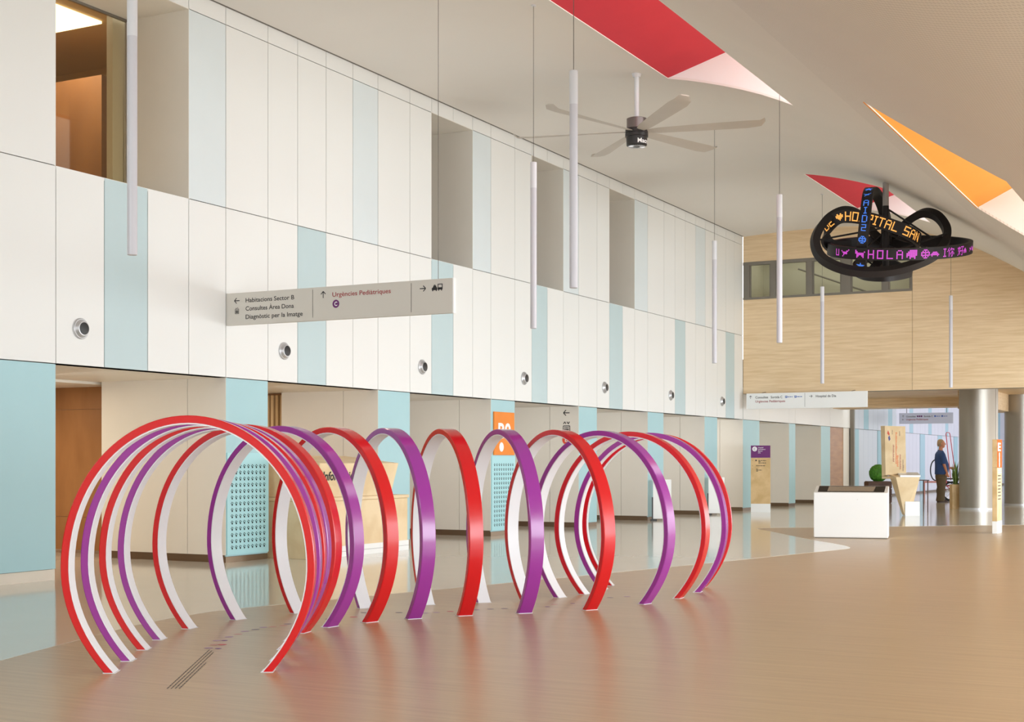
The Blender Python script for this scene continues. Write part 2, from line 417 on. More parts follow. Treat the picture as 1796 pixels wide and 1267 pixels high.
# window recesses of the upper row
for n, (a, b) in enumerate(REC):
    wn = struct('window_%d' % (4 + n), 'deep window recess in the upper row of panels')
    d = 0.90
    box('jamb', WX - d, WX - .002, b, b + .02, ZM, ZT, M_jamb, wn)
    box('jamb', WX - d, WX - .002, a - .02, a, ZM, ZT, M_jamb, wn)
    box('head', WX - d, WX - .002, a, b, ZT - .002, ZT + .03, M_jamb, wn)
    box('sill', WX - d, WX - .002, a, b, ZM - .03, ZM + .0, M_white, wn)
    gl = box('pane', WX - d - .012, WX - d, a, b - .03, ZM, ZT, M_glass_warm, wn)
    box('window_frame', WX - d - .03, WX - d + .02, b - .03, b, ZM, ZT, M_metalwhite, wn)
    box('window_frame', WX - d - .02, WX - d + .012, a, b, ZT - .03, ZT - .002, M_frame, wn)
    # room behind
    box('room_floor', -15.5, WX - d - .03, a - 1.2, b + 2.2, ZM - .4, ZM - .3, M_intbeige, wn)
    box('room_ceiling', -15.5, WX - d - .03, a - 1.2, b + 2.2, 6.62, 6.7, M_intceil, wn)
    box('room_back_wall', -15.6, -15.5, a - 1.2, b + 2.2, ZM - .4, 6.7, M_intceil, wn)
    box('room_side_wall', -15.5, WX - d - .03, b + 2.2, b + 2.3, ZM - .4, 6.7, M_intceil, wn)
    box('room_side_wall', -15.5, WX - d - .03, a - 1.3, a - 1.2, ZM - .4, 6.7, M_intceil, wn)
    if n == 0:
        box('room_cabinet', -14.2, -12.6, 13.0, 13.6, ZM - .3, 6.0, wood('dark_veneer', rgb(122, 84, 54), rgb(136, 96, 62), (3, 3, .8), .5), wn)
        box('room_pilaster', WX - d - .15, WX - d - .06, 12.06, 12.5, ZM - .3, 6.62, M_intbeige, wn)
        area('office_lamp', (-12.9, 12.3, 6.57), (0, 0, -1), .75, 1.1, 45, (1, .90, .74))
        lp = box('room_lamp', -13.3, -12.5, 11.7, 12.9, 6.59, 6.62, M_lamp, wn)
# ground level: turquoise piers, recesses with white jambs in a shaded tone, brown plinths
for k, (a, b) in enumerate(PILL_L):
    if b < 33.2:
        zb = 0.11 if k < 5 else 0.068
        m = M_blue_lo
        panel(a, b, zb, ZS, m, 'pier_panel')
        box('plinth', WX - .05, WX - (.012 if k < 5 else .004), a + .003, b - .003, 0, zb, M_cream if k < 5 else M_steelplinth, wall)
        box('backing', WX - .12, WX - .022, a + .03, b - .01, 0, ZS, M_gap, wall)
        # jamb facing the camera, in two panels
        box('jamb_panel', -11.14 + .007, WX - .002, a, a + .03, .09, ZS, M_jamb, wall)
        xd = -12.2 if abs(a - 16.131) < .01 else -12.5
        box('jamb_panel', xd, -11.14, a, a + .03, .09, ZS, M_jamb, wall)
        box('plinth', xd, WX - .01, a + .006, a + .036, 0, .09, M_steelplinth, wall)
        box('jamb_panel', -12.5, WX - .022, b - .03, b, 0.0, ZS, M_jamb, wall)
box('recess_soffit', -12.6, WX - .022, -6.0, 33.2, ZS, ZS + .08, M_jamb, wall)
box('recess_soffit', -15.0, -12.6, -6.0, 33.2, ZS - .03, ZS + .08, M_jamb, wall)
box('recess_back', -15.0, -14.9, -6.0, 33.2, 0, ZS, M_brownwood, wall)
for z0, z1 in ((0.05, .47), (.478, 1.85), (1.858, ZS)):
    box('veneer_panel', -14.0, -12.52, 13.3, 13.34, z0, z1, M_brownwood, wall)
for k in range(9):
    x = -12.98 + k * .083
    box('slat', x, x + .045, 16.25, 16.30, 0.05, ZS - .03, M_slat, wall)
box('slat_backing', -13.1, -12.2, 16.31, 16.33, 0.0, ZS, M_brownwood, wall)
area('corridor_lamp', (-13.6, 11.6, 2.12), (0, 0, -1), 1.2, 1.2, 34, (1, .86, .66))
area('corridor_lamp', (-13.4, 15.2, 2.12), (0, 0, -1), .9, .9, 14, (1, .86, .66))
for (a, b), (c, d) in zip(PILL_L, PILL_L[1:]):
    if 8 < b < 31:
        area('recess_fill_light', (-11.5, (b + c) / 2 - .2, 2.155), (.1, .45, -1), 1.0, .8, 9 + .25 * (b - 10), (1, .97, .92))  # added fill without fixtures, tilted to brighten the jambs
# piers, lintel and doors under and beyond the end wall
for y0, y1 in ((31.87, 33.116), (33.116, 35.62), (35.62, 36.2), (36.2, 38.71), (38.71, 39.69), (39.69, 41.95)):
    panel(y0, y1, ZS, 2.94, M_white, 'lintel_panel')
box('backing', WX - .14, WX - .022, 31.84, 60, ZS, 3.6, M_gap, wall)
for a, b, m in ((35.62, 36.2, M_blue_lo), (38.71, 39.69, M_blue_lo)):
    panel(a, b, .07, ZS, m, 'pier_panel')
    box('jamb_panel', -11.9, WX - .002, a, a + .03, .09, ZS, M_jamb, wall)
    box('plinth', -11.9, WX - .01, a + .006, b, 0, .09, M_steelplinth, wall)
box('recess_back', -11.95, -11.9, 33.1, 42, 0, ZS, M_jamb, wall)
box('recess_soffit', -12, WX - .022, 33.1, 62, ZS, ZS + .08, M_jamb, wall)
box('veneer_door', WX - .10, WX - .05, 39.72, 41.3, .02, ZS, M_reddoor, wall)
box('jamb_panel', WX - .10, WX - .03, 41.3, 42.0, .02, ZS, M_jamb, wall)
# cool daylit stretch beyond the glazed screen
yy = 42.2
k = 0
while yy < 75:
    st = 0.62 if k % 5 else 0.85
    m = M_cool_blue if k % 5 == 0 else M_cool_white
    panel(yy, yy + st, ZS, 3.6, M_cool_blue if k % 5 == 2 else M_cool_white, 'lintel_panel')
    if k % 5 == 0: panel(yy, yy + st, .07, ZS, M_cool_blue, 'pier_panel')
    else: panel(yy, yy + st, .07, ZS, M_cool_white, 'infill_panel', x=WX - .015)
    yy += st; k += 1
box('backing', WX - .24, WX - .142, 42.0, 75, 0, 3.6, M_gap, wall)
box('plinth', WX - .13, WX - .01, 42.2, 75, 0, .07, M_steelplinth, wall)

# perforated aqua panels on two piers
def paw(bm, y, z, s, x):
    for dy, dz, r in ((0, -.35, .36), (-.5, .05, .2), (-.12, .42, .22), (.42, .2, .2)):
        vs = [bm.verts.new((x, y + (dy + r * cos(2 * pi * k / 8)) * s, z + (dz + r * sin(2 * pi * k / 8)) * s)) for k in range(8)]
        bm.faces.new(vs)
for a, b, z0, z1, nc in ((12.91, 13.69, .09, 1.29, 9), (19.385, 20.18, .09, 1.27, 9)):
    pp = box('perforated_panel', WX - .001, WX + .012, a, b, z0, z1, M_perf, wall)
    bm = bmesh.new(); dy = (b - a - .10) / nc; nr = int((z1 - z0 - .10) / .0735)
    for i in range(nc):
        for j in range(nr): paw(bm, a + .05 + dy * (i + .5), z0 + .05 + .0735 * (j + .5), .036, WX + .0135)
    tag(obj('perforations', finish(bm), M_hole, pp), kind='stuff')
# directory lettering on the fourth jamb
fn = plane_map((0, 22.649 - .004, 0), (1, 0, 0), (0, 0, 1))
flat('wall_arrow', arrow(-10.80, 2.055, .12, pi), fn, M_ink, wall)
icon = [strip((-10.86, 1.855), (-10.835, 1.895), .014), strip((-10.835, 1.895), (-10.81, 1.855), .014), strip((-10.79, 1.895), (-10.765, 1.855), .014), strip((-10.765, 1.855), (-10.74, 1.895), .014)]
icon += [strip((-10.865, 1.68), (-10.865, 1.82), .014), strip((-10.735, 1.68), (-10.735, 1.82), .014), strip((-10.865, 1.82), (-10.735, 1.82), .014), strip((-10.865, 1.68), (-10.735, 1.68), .014)]
for u in (-10.83, -10.80, -10.77): icon += [disc(u, 1.79, .012, 10), rect(u - .012, u + .012, 1.70, 1.77)]
flat('lift_pictogram', icon, fn, M_ink, wall)
flat('wall_roundel', [disc(-10.80, 1.57, .085, 28)], fn, M_vermilion, wall)
text('wall_letter', 'E', -10.83, -10.775, 1.535, .075, plane_map((0, 22.649 - .006, 0), (1, 0, 0), (0, 0, 1)), M_whiteink, wall)

# orange plate on the fourth pier
pl = thing('wall_sign', 'orange wall plate with white characters above the perforated panel on the pier', 'sign', (WX + .012, 19.44, 1.285))
box('plate', -.012, .012, 0, .69, 0, .69, M_orange, pl, .003)
fn = plane_map((.0135, 0, 0), (0, 1, 0), (0, 0, 1))
text('characters', 'B0', .13, .56, .27, .24, fn, M_whiteink, pl, .03)
flat('pictogram', [disc(.24, .13, .075, 20)], fn, M_whiteink, pl)

# ------------------------------------------------------------------ round air nozzles along the white band
NZ = [(10.596, 2.548), (14.011, 2.557), (17.286, 2.553), (20.512, 2.556), (23.776, 2.556), (27.144, 2.55), (30.342, 2.545)]
ordn = ['nearest the camera, far left', 'second from the left, below the hanging sign', 'third from the left, below the hanging sign end', 'fourth from the left, above the orange wall plate',
        'fifth from the left', 'sixth from the left', 'last one before the timber end wall']
for (y, z), lab in zip(NZ, ordn):
    t = thing('air_nozzle', 'round silver air nozzle on white panel, ' + lab, 'air vent', (WX, y, z), 0, 'air nozzles along the white wall')
    bm = bmesh.new(); add_lathe(bm, [(.108, 0), (.108, .014), (.100, .022), (.094, .022), (.072, .052), (.064, .054)], 32, 'X')
    obj('bezel', finish(bm, True), M_silver, t)
    lathe('dark_eye', [(.0635, .046), (.0635, .057), (.05, .060)], M_black, t, 24, 'X')

# ------------------------------------------------------------------ timber end wall
ew = struct('wall_back', 'timber clad end wall above the passage')
X0, X1 = WX + .002, 4.0
wz0, wz1, wx1 = 5.005, 5.89, -6.62
ZL = 2.775
def ep(x0, x1, z0, z1): box('cladding_panel', x0 + .004, x1 - .004, EY, EY + .03, z0 + .003, z1 - .003, M_endwood, ew)
ep(X0, wx1, ZL, wz0); ep(X0, wx1, wz1, 7.0); ep(wx1, -2.6, ZL, 7.0); ep(-2.6, 1.0, ZL, 4.6); ep(1.0, 4.0, ZL, 4.0)
box('core', X0, wx1, EY + .032, EY + .25, ZL, wz0, M_gap, ew); box('core', X0, wx1, EY + .032, EY + .25, wz1, 7.0, M_gap, ew)
box('core', wx1, 4.0, EY + .032, EY + .25, ZL, 7.0, M_gap, ew)
sw = struct('window_8', 'strip window in the timber wall')
box('window_frame', X0, wx1, EY - .01, EY + .10, wz1 - .075, wz1, M_frame, sw)
box('window_frame', X0, wx1, EY - .01, EY + .10, wz0, wz0 + .05, M_frame, sw)
mull = [(-10.55, -10.40), (-9.89, -9.76), (-9.02, -8.89), (-8.22, -8.0), (-7.28, -7.15), (-6.66, -6.62)]
for a, b in mull: box('mullion', a, b, EY - .005, EY + .095, wz0 + .05, wz1 - .075, M_frame, sw)
for (a, b), (c, d) in zip(mull, mull[1:]): box('pane', b, c, EY + .04, EY + .052, wz0 + .05, wz1 - .075, M_glass, sw)
for (a, b), (c, d) in zip(mull, mull[1:]):
    for x in (b, c - .03): box('sash', x, x + .03, EY + .02, EY + .06, wz0 + .05, wz1 - .075, M_frame, sw)
box('room_back_wall', X0, wx1, EY + 1.6, EY + 1.65, wz0 - .3, wz1 + .4, M_intbeige, sw)
box('room_ceiling', X0, wx1, EY + .1, EY + 1.6, wz1 + .35, wz1 + .4, M_intbeige, sw)
box('room_floor', X0, wx1, EY + .1, EY + 1.6, wz0 - .3, wz0 - .25, M_intbeige, sw)
for x in (X0 - .02, wx1): box('room_side_wall', x, x + .02, EY + .26, EY + 1.6, wz0 - .3, wz1 + .4, M_intbeige, sw)
tube('stair_rail', [(-9.6, EY + 1.3, wz1 - .05), (-7.6, EY + 1.3, wz0 + .05)], .02, M_frame, sw)
area('window_room_lamp', (-8.6, EY + .8, wz1 + .3), (0, 0, -1), 3.4, 1.0, 11, (1, .95, .85))
# timber soffit of the passage, header and bulkhead
sf = struct('trim_1', 'timber soffit and header over the passage')
for k in range(7):
    y = EY + .0 + k * 1.32
    box('soffit_panel', X0, 4.0, y + .006, y + 1.314, 2.95, 2.98, M_endwood, sf)
box('soffit_lip', X0, 4.0, EY + .25, EY + .28, ZL, 2.95, M_endwood, sf)
for z0, z1 in ((2.70, 2.78), (2.785, 2.87), (2.875, 2.95)):
    box('header_board', X0, -6.40, 40.0, 40.04, z0, z1, M_endwood, sf)
box('header_core', X0, -6.40, 40.05, 41.1, 2.70, 2.95, M_endwood, sf)
box('bulkhead', -6.42, -5.6, 36.3, 40.0, 2.50, 2.95, M_endwood, sf)
for y in (33.8, 37.3, 40.6): area('passage_downlight', (-8.6, y, 2.66 if y > 40 else 2.9), (-.25, .2, -1), 1.6, 1.2, 15, (1, .82, .58))
# glazed screen between hall and far hall
gs = struct('window_9', 'glazed screen with dark posts at the end of the passage')
box('post', WX, WX + .12, 41.95, 42.07, 0, 2.95, M_frame, gs)
box('pane', WX + .12, -9.2, 42.0, 42.012, .02, 2.9, M_glass, gs)
# far hall
fh = struct('ceiling.001', 'ceiling of the far hall')
box('ceiling_panel', WX - .3, 4, 41.2, 76, 3.6, 3.7, M_whiteplast, fh)
fw_ = box('wall_far', -12, 6, 75.2, 75.4, 0, 4, M_cool_white); tag(fw_, 'pale end wall of the far hall', kind='structure')
box('ceiling_trim', -9.5, -6.0, 47.0, 47.15, 3.3, 3.6, M_silver, fh)
# walls that close the hall beside and behind the camera
bw = box('wall_front', -16.5, 6, -6.2, -6.0, 0, 7, M_white); tag(bw, kind='structure')

# ------------------------------------------------------------------ steel columns
for n, (x, y, r, lab) in enumerate(((-5.80, 35.55, .455, 'brushed steel column nearest, standing behind the orange totem'),
                                    (-5.30, 39.4, .455, 'brushed steel column second in the row, half hidden behind the first'),
                                    (-5.15, 43.1, .455, 'brushed steel column at the right edge of the picture'))):
    t = thing('steel_column', lab, 'column', (x, y, 0), -.35, 'steel columns of the passage')
    h = 2.95 if y < 41 else 3.6
    for k in range(2):
        bm = bmesh.new(); N = 24; A = []
        for i in range(N + 1):
            a = pi * k + .012 + (pi - .024) * i / N
            A.append((r * cos(a), r * sin(a)))
        lo = [bm.verts.new((p[0], p[1], .05)) for p in A]; hi = [bm.verts.new((p[0], p[1], h)) for p in A]
        for i in range(N): bm.faces.new([lo[i], lo[i + 1], hi[i + 1], hi[i]])
        obj('steel_shell', finish(bm, True), M_steel, t)
    lathe('core', [(r - .012, 0), (r - .012, h)], M_frame, t, 48)
    lathe('base_ring', [(r + .004, 0), (r + .004, .05)], M_silver, t, 48)

# ------------------------------------------------------------------ hoops of the tunnel
HA, HB, HZ, HT, HD = .712, .860, .595, .042, .115
def hoop_curve(off, n=72):
    a, b = HA - off, HB - off
    u0 = -asin(HZ / b); P = []
    for k in range(n + 1):
        u = u0 + (pi - 2 * u0) * k / n
        x, z = a * cos(u), HZ + b * sin(u)
        if z < HZ: x *= 1 - .09 * ((HZ - z) / HZ) ** 2
        P.append((x, max(z, 0.0)))
    return P
def hoop_mesh(o0, o1, y0, y1, ch):
    A, B = hoop_curve(o0), hoop_curve(o1)
    bm = bmesh.new(); rings = []
    for (ax, az), (bx, bz) in zip(A, B):
        dx, dz = bx - ax, bz - az
        def q(t, y): return bm.verts.new((ax + dx * t, y, max(az + dz * t, 0)))
        e = ch / max(abs(o1 - o0), 1e-6)
        rings.append([q(e, y0), q(1, y0), q(1, y1), q(e, y1), q(0, y1 - ch), q(0, y0 + ch)])
    for a, b in zip(rings, rings[1:]):
        for k in range(6): bm.faces.new([a[k], a[(k+1) % 6], b[(k+1) % 6], b[k]])
    bm.faces.new(rings[0]); bm.faces.new(rings[-1])
    return finish(bm, True)
me_frame = hoop_mesh(0, HT, 0, HD, .005)
me_lin = hoop_mesh(HT + .0, HT + .008, .003, HD - .003, .002)
me_red = me_frame; me_red.materials.append(M_red)
me_pur = me_frame.copy(); me_pur.materials.clear(); me_pur.materials.append(M_purple)
me_lin.materials.append(M_lining)
bm = bmesh.new(); add_box(bm, -.035, .035, -.002, HD + .002, 0, .004); me_foot = finish(bm); me_foot.materials.append(M_metalwhite)
HOOPS = [(-5.285, 6.126, 30.2), (-5.526, 6.518, 29.6), (-5.789, 6.936, 29.0), (-6.03, 7.33, 24.5), (-6.243, 7.80, 11.5), (-6.298, 8.283, -3.9), (-6.20, 8.76, -17.0),
         (-5.996, 9.209, -32.0), (-5.729, 9.63, -40.0), (-5.40, 10.0, -40.0), (-5.085, 10.38, -28.5), (-4.90, 10.885, -11.0), (-4.82, 11.37, 2.6), (-4.853, 11.93, 10.0), (-4.963, 12.387, 18.0)]
words = ['first', 'second', 'third', 'fourth', 'fifth', 'sixth', 'seventh', 'eighth']
nr = npu = 0
for k, (x, y, d) in enumerate(HOOPS):
    red = k % 2 == 0
    if red: nr += 1; i = nr
    else: npu += 1; i = npu
    lab = '%s %s hoop with white lining, counted from the near mouth of the tunnel' % (words[i - 1], 'red' if red else 'purple')
    t = thing('hoop_arch', lab, 'hoop', (x, y, 0), radians(d), 'hoops of the play tunnel')
    o = bpy.data.objects.new('frame', me_red if red else me_pur); COL.objects.link(o); o.parent = t
    o = bpy.data.objects.new('white_lining', me_lin); COL.objects.link(o); o.parent = t
    for s in (-1, 1):
        o = bpy.data.objects.new('foot_plate', me_foot); COL.objects.link(o); o.parent = t; o.location = (s * (HA * .727 * .91 - .03), 0, 0)

# ------------------------------------------------------------------ printed trail on the floor
dt = thing('floor_sticker', 'printed trail of text lines and coloured dots on the floor inside the hoop tunnel', 'floor sticker', (0, 0, .0003))
fnf = lambda u, v: Vector((u, v, .0006))
A, B = Vector((-5.00, 5.66)), Vector((-5.80, 6.955)); D = (B - A).normalized(); Np = Vector((D.y, -D.x))
for r in range(4):
    P = []
    off = .012 + (r - 1.5) * .021
    L = (B - A).length * (1, .97, .92, .62)[r]
    rr = random.Random(r); u = 0
    while u < L:
        l = min(rr.uniform(.02, .07), L - u)
        p = A + D * u + Np * off; q = A + D * (u + l) + Np * off
        P.append(strip((p.x, p.y), (q.x, q.y), .007)); u += l + .01
    flat('text_line', P, fnf, mat('grey_ink', rgb(92, 84, 78), .6), dt)
M_d1 = mat('dot_red', rgb(204, 84, 92), .5); M_d2 = mat('dot_violet', rgb(120, 60, 140), .5)
M_d3 = mat('dot_pink', rgb(206, 150, 140), .5); M_d4 = mat('dot_grey', rgb(140, 120, 130), .5); M_d5 = mat('dot_lilac', rgb(176, 140, 170), .5)
DOTS = [(-5.87, 7.00, 5), (-5.80, 7.01, 2), (-5.94, 7.14, 3), (-5.90, 7.17, 1), (-6.06, 7.31, 5), (-6.02, 7.34, 2), (-6.113, 7.50, 5), (-6.157, 7.65, 3), (-6.217, 7.80, 5), (-6.216, 7.916, 4), (-6.25, 8.05, 5),
        (-6.213, 8.11, 3), (-6.186, 8.2, 3), (-6.221, 8.3, 4), (-6.18, 8.5, 5), (-6.14, 8.7, 4), (-6.049, 8.9, 1), (-6.15, 9.2, 4), (-5.912, 9.33, 4), (-5.711, 9.39, 5), (-5.653, 9.47, 5), (-5.595, 9.59, 1), (-5.477, 9.8, 5),
        (-5.396, 9.89, 4), (-5.315, 9.98, 4), (-5.067, 10.26, 2), (-5.097, 10.45, 3), (-4.998, 10.6, 2), (-4.948, 10.9, 5), (-4.919, 11.2, 4), (-4.826, 11.36, 5)]
for x, y, c in DOTS:
    flat('dot', [disc(x, y, .03 if c != 2 else .022, 16)], lambda u, v: Vector((u, v, .0006)), (None, M_d1, M_d2, M_d3, M_d4, M_d5)[c], dt)

# ------------------------------------------------------------------ hanging tube lamps
ZB, ZTP = 2.735, 4.67
LAMPS = [(-7.37, 7.92, 'nearest white tube lamp, cut by the top edge, in front of the large upper window'),
         (-5.30, 11.26, 'white tube lamp hanging left of the fan, second largest'),
         (-7.34, 14.5, 'white tube lamp hanging in front of the third window recess'),
         (-5.39, 17.75, 'white tube lamp hanging left of the black ring sculpture, before the end wall corner'),
         (-7.43, 21.0, 'white tube lamp hanging before the far end of the panelled wall'),
         (-7.49, 27.55, 'small white tube lamp before the timber wall below the ring sculpture'),
         (-5.50, 30.3, 'small white tube lamp before the timber wall, rightmost of the row')]
def tube_lamp(x, y, lab):
    t = thing('pendant_lamp', lab, 'lamp', (x, y, ZB), 0, 'hanging tube lamps')
    h = ZTP - ZB; r = .037
    lathe('diffuser', [(r - .004, .0), (r, .004), (r, h - .30)], M_diffuser, t, 24)
    lathe('cap', [(r + .001, h - .30), (r + .001, h - .003), (r - .003, h)], M_metalwhite, t, 24)
    zt = (zc(x) if not in_sky(x, y) else zc(SKY[0][0]) + .005 + SKY[0][4] * (x - SKY[0][0])) - ZB
    tube('cable', [(0, 0, h - .01), (0, 0, zt)], .0035, M_cable, t, 6)
    lathe('ceiling_rose', [(.03, zt - .015), (.03, zt)], M_metalwhite, t, 16)
    return t
for a in LAMPS: tube_lamp(*a)

# ------------------------------------------------------------------ ceiling fan, at rest
fx, fy = -7.4, 17.75
t = thing('ceiling_fan', 'large six-blade ceiling fan with dark motor on a white rod', 'fan', (fx, fy, 5.60), YAW)
ztop = zc(fx) - 5.60
lathe('rod', [(.033, .30), (.033, ztop)], M_metalwhite, t, 20)
lathe('canopy', [(.05, ztop - .05), (.07, ztop - .004)], M_metalwhite, t, 24)
lathe('motor_top', [(.10, .30), (.138, .285), (.138, .15), (.12, .13)], mat('fan_top_grey', rgb(120, 110, 108), .3, .5), t, 36)
lathe('hub', [(.11, .08), (.155, .085), (.155, .135), (.11, .14)], M_fanbody, t, 36)
lathe('motor_bottom', [(.125, -.09), (.14, -.08), (.145, .03), (.158, .035), (.158, .08), (.12, .085)], M_fanbody, t, 36)
bm = bmesh.new()
for k in range(28):
    a = 2 * pi * k / 28
    add_tube(bm, [(.05 * cos(a), .05 * sin(a), -.096), (.118 * cos(a), .118 * sin(a), -.096)], .004, 5)
obj('grille', finish(bm, True), M_silver, t)
fnc = lambda u, v: Vector((.1475 * sin(u / .1475), -.1475 * cos(u / .1475), v))
text('lettering', 'Macro', .0, .22, -.065, .06, fnc, M_whiteink, t, .02)
for ang in (45, -15, -75, -135, 165, 105):
    bm = bmesh.new(); sec = []
    a = radians(ang); R = Matrix.Rotation(a, 3, 'Z')
    for r_, w_, z_, tw in ((.12, .05, .11, 12), (.30, .085, .112, 12), (.9, .11, .115, 11), (1.5, .13, .118, 9), (1.68, .11, .125, 8), (1.74, .07, .17, 6)):
        c, s = cos(radians(-tw)), sin(radians(-tw))
        q = []
        for dy, dz in ((-w_, 0), (-w_ * .3, .010), (w_ * .6, .008), (w_, 0), (w_ * .6, -.004), (-w_ * .3, -.006)):
            q.append(bm.verts.new(R @ Vector((r_, dy * c - dz * s, z_ + dy * s + dz * c))))
        sec.append(q)
    for p, q in zip(sec, sec[1:]):
        for k in range(6): bm.faces.new([p[k], p[(k+1) % 6], q[(k+1) % 6], q[k]])
    bm.faces.new(sec[0]); bm.faces.new(sec[-1])
    obj('blade', finish(bm, True), M_fan, t)

# ------------------------------------------------------------------ black LED ring sculpture
sc = thing('ring_sculpture', 'hanging sculpture of black looping bands with glowing pixel letters', 'sculpture', (-5.48, 24.21, 5.10), YAW)
K = 24 / 2450
def loc(px, py, dep):                      # sculpture-local design grid: right, away, up
    d = dep - 24
    return Vector(((px - 1553) * K * dep / 24 + d * .267, d, (808 - py) * dep / 2450 + 1.2 - 5.10))
def catmull(P, n):
    out = []; N = len(P)
    for i in range(N):
        p0, p1, p2, p3 = P[i - 1], P[i], P[(i + 1) % N], P[(i + 2) % N]
        for k in range(n):
            s = k / n
            out.append(.5 * ((2 * p1) + (p2 - p0) * s + (2 * p0 - 5 * p1 + 4 * p2 - p3) * s * s + (3 * p1 - p0 - 3 * p2 + p3) * s ** 3))
    return out
class Band:
    def __init__(self, P, w_, t_, axis=None):
        self.P = P; N = len(P); c = sum(P, Vector()) / N
        self.o, self.b, self.s = [], [], [0]
        for i in range(N):
            tg = (P[(i + 1) % N] - P[i - 1]).normalized()
            if axis is not None:
                b = (axis - tg * axis.dot(tg)).normalized(); o = tg.cross(b)
                if o.dot(P[i] - c) < 0: o = -o
            else:
                o = P[i] - c; o = (o - tg * o.dot(tg)).normalized(); b = tg.cross(o)
            self.o.append(o); self.b.append(b)
            self.s.append(self.s[-1] + (P[(i + 1) % N] - P[i]).length)
        self.w, self.t = w_, t_
    def mesh(self, name):
        bm = bmesh.new(); rings = []
        w2, t2 = self.w / 2, self.t
        for p, o, b in zip(self.P, self.o, self.b):
            rings.append([bm.verts.new(p + b * w2), bm.verts.new(p - b * w2), bm.verts.new(p - b * w2 - o * t2), bm.verts.new(p + b * w2 - o * t2)])
        N = len(rings)
        for i in range(N):
            A, B = rings[i], rings[(i + 1) % N]
            for k in range(4): bm.faces.new([A[k], A[(k + 1) % 4], B[(k + 1) % 4], B[k]])
        return obj(name, finish(bm, True), M_bandblack, sc)
    def at(self, s, v, sign):
        L = self.s[-1]; s = s % L; N = len(self.P)
        i = 0
        while self.s[i + 1] < s: i += 1
        f = (s - self.s[i]) / (self.s[i + 1] - self.s[i]); j = (i + 1) % N
        p = self.P[i].lerp(self.P[j], f); o = self.o[i].lerp(self.o[j], f).normalized(); b = self.b[i].lerp(self.b[j], f).normalized()
        return p + b * v * sign + o * .005
def smooth_loop(fnp, n=96): return [fnp(2 * pi * k / n) for k in range(n)]
# horizontal magenta ring; the loop runs from left over the near side to the right
b1 = Band(smooth_loop(lambda a: Vector((.235 - 1.22 * cos(a), -1.0 * sin(a), -.24 - .04 * cos(a) - .265 * sin(a)))), .20, .07)
r1 = b1.mesh('led_ring')
# upright blue ring
b2 = Band(smooth_loop(lambda a: Vector((-.17 + .40 * sin(a) + .08 * cos(a) - .12 * cos(a) ** 2, .78 * sin(a), .02 + .76 * cos(a)))), .17, .09)
r2 = b2.mesh('led_ring')
P3 = [(1444, 412, 24.1), (1455, 392, 23.95), (1478, 380, 23.85), (1522, 384, 23.75), (1569, 398, 23.6), (1600, 411, 23.6), (1614, 424, 23.9), (1598, 438, 24.5), (1550, 428, 25.0), (1495, 432, 24.9), (1456, 432, 24.3)]
b3 = Band(catmull([loc(*p) for p in P3], 10), .22, .06, axis=Vector((.12, -.1, 1)))
r3 = b3.mesh('led_ring')
P4 = [(1507, 376, 24.4), (1475, 367, 24.2), (1441, 385, 23.9), (1423, 421, 23.7), (1438, 457, 23.5), (1490, 479, 23.3), (1560, 480, 23.3), (1625, 461, 23.4), (1660, 435, 23.7), (1667, 405, 24.0), (1651, 379, 24.2), (1626, 371, 24.4), (1599, 384, 24.6), (1578, 405, 24.9), (1553, 424, 25.1), (1527, 406, 24.8)]
b4 = Band(catmull([loc(*p) for p in P4], 8), .13, .13)
r4 = b4.mesh('dark_ring')
P5 = [(1495, 470, 24.6), (1520, 452, 24.9), (1550, 455, 25.0), (1580, 470, 24.8), (1600, 478, 24.3), (1560, 486, 23.7), (1515, 484, 24.0)]
b5 = Band(catmull([loc(*p) for p in P5], 10), .16, .06)
b5.mesh('dark_ring')
lathe('mast', [(.055, -.80), (.055, .47)], M_bandblack, sc, 16)
zt = zc(-5.48) - 5.10
lathe('rod', [(.052, .47), (.052, zt)], mat('grey_rod', rgb(176, 170, 166), .4, .3), sc, 20)
for p, q in (((0, 0, .44), (.72, -.2, -.1)), ((0, 0, .1), (-1.25, .1, -.12)), ((0, 0, .0), (1.1, .2, -.35)), ((0, 0, -.35), (.95, -.3, -.05)), ((0, 0, -.7), (-.55, .3, -.2)), ((0, 0, .05), (-.55, -.5, -.4)), ((0, 0, -.2), (.5, -.3, -.45))):
    tube('strut', [p, q], .016, M_bandblack, sc, 6)
# LED writing
def led_text(band, body, s0, length, cap, m, parent, sign, flip=1, bold=.03, vb=None):
    vs, fs = text_data(body, bold)
    x0 = min(v[0] for v in vs); x1 = max(v[0] for v in vs); sx = length / (x1 - x0); sy = cap / .70
    vb = -cap / 2 if vb is None else vb
    me = bpy.data.meshes.new('led_lettering')
    me.from_pydata([band.at(s0 + flip * (x - x0) * sx, vb + y * sy, sign) for x, y in vs], [], fs)
    obj('led_lettering', me, m, parent)
def led_shape(band, polys, m, parent, sign, flip, s0):
    bm = bmesh.new()
    for P in polys: bm.faces.new([bm.verts.new(band.at(s0 + flip * u, v, sign)) for u, v in P])
    me = bpy.data.meshes.new('led_icon'); bm.to_mesh(me); bm.free(); tag(obj('led_icon', me, m, parent), kind='stuff')
def up(band, s): return 1 if band.at(s, .05, 1).z > band.at(s, -.05, 1).z else -1
L1 = b1.s[-1]
def s_at(band, xloc, near=True):
    best = None
    for i, p in enumerate(band.P):
        if (p.y < 0 or not near):
            d = abs(p.x - xloc)
            if best is None or d < best[0]: best = (d, i)
    return band.s[best[1]]
sg = up(b1, L1 * .25)
def xk(px): return (px - 1553) * K * .965
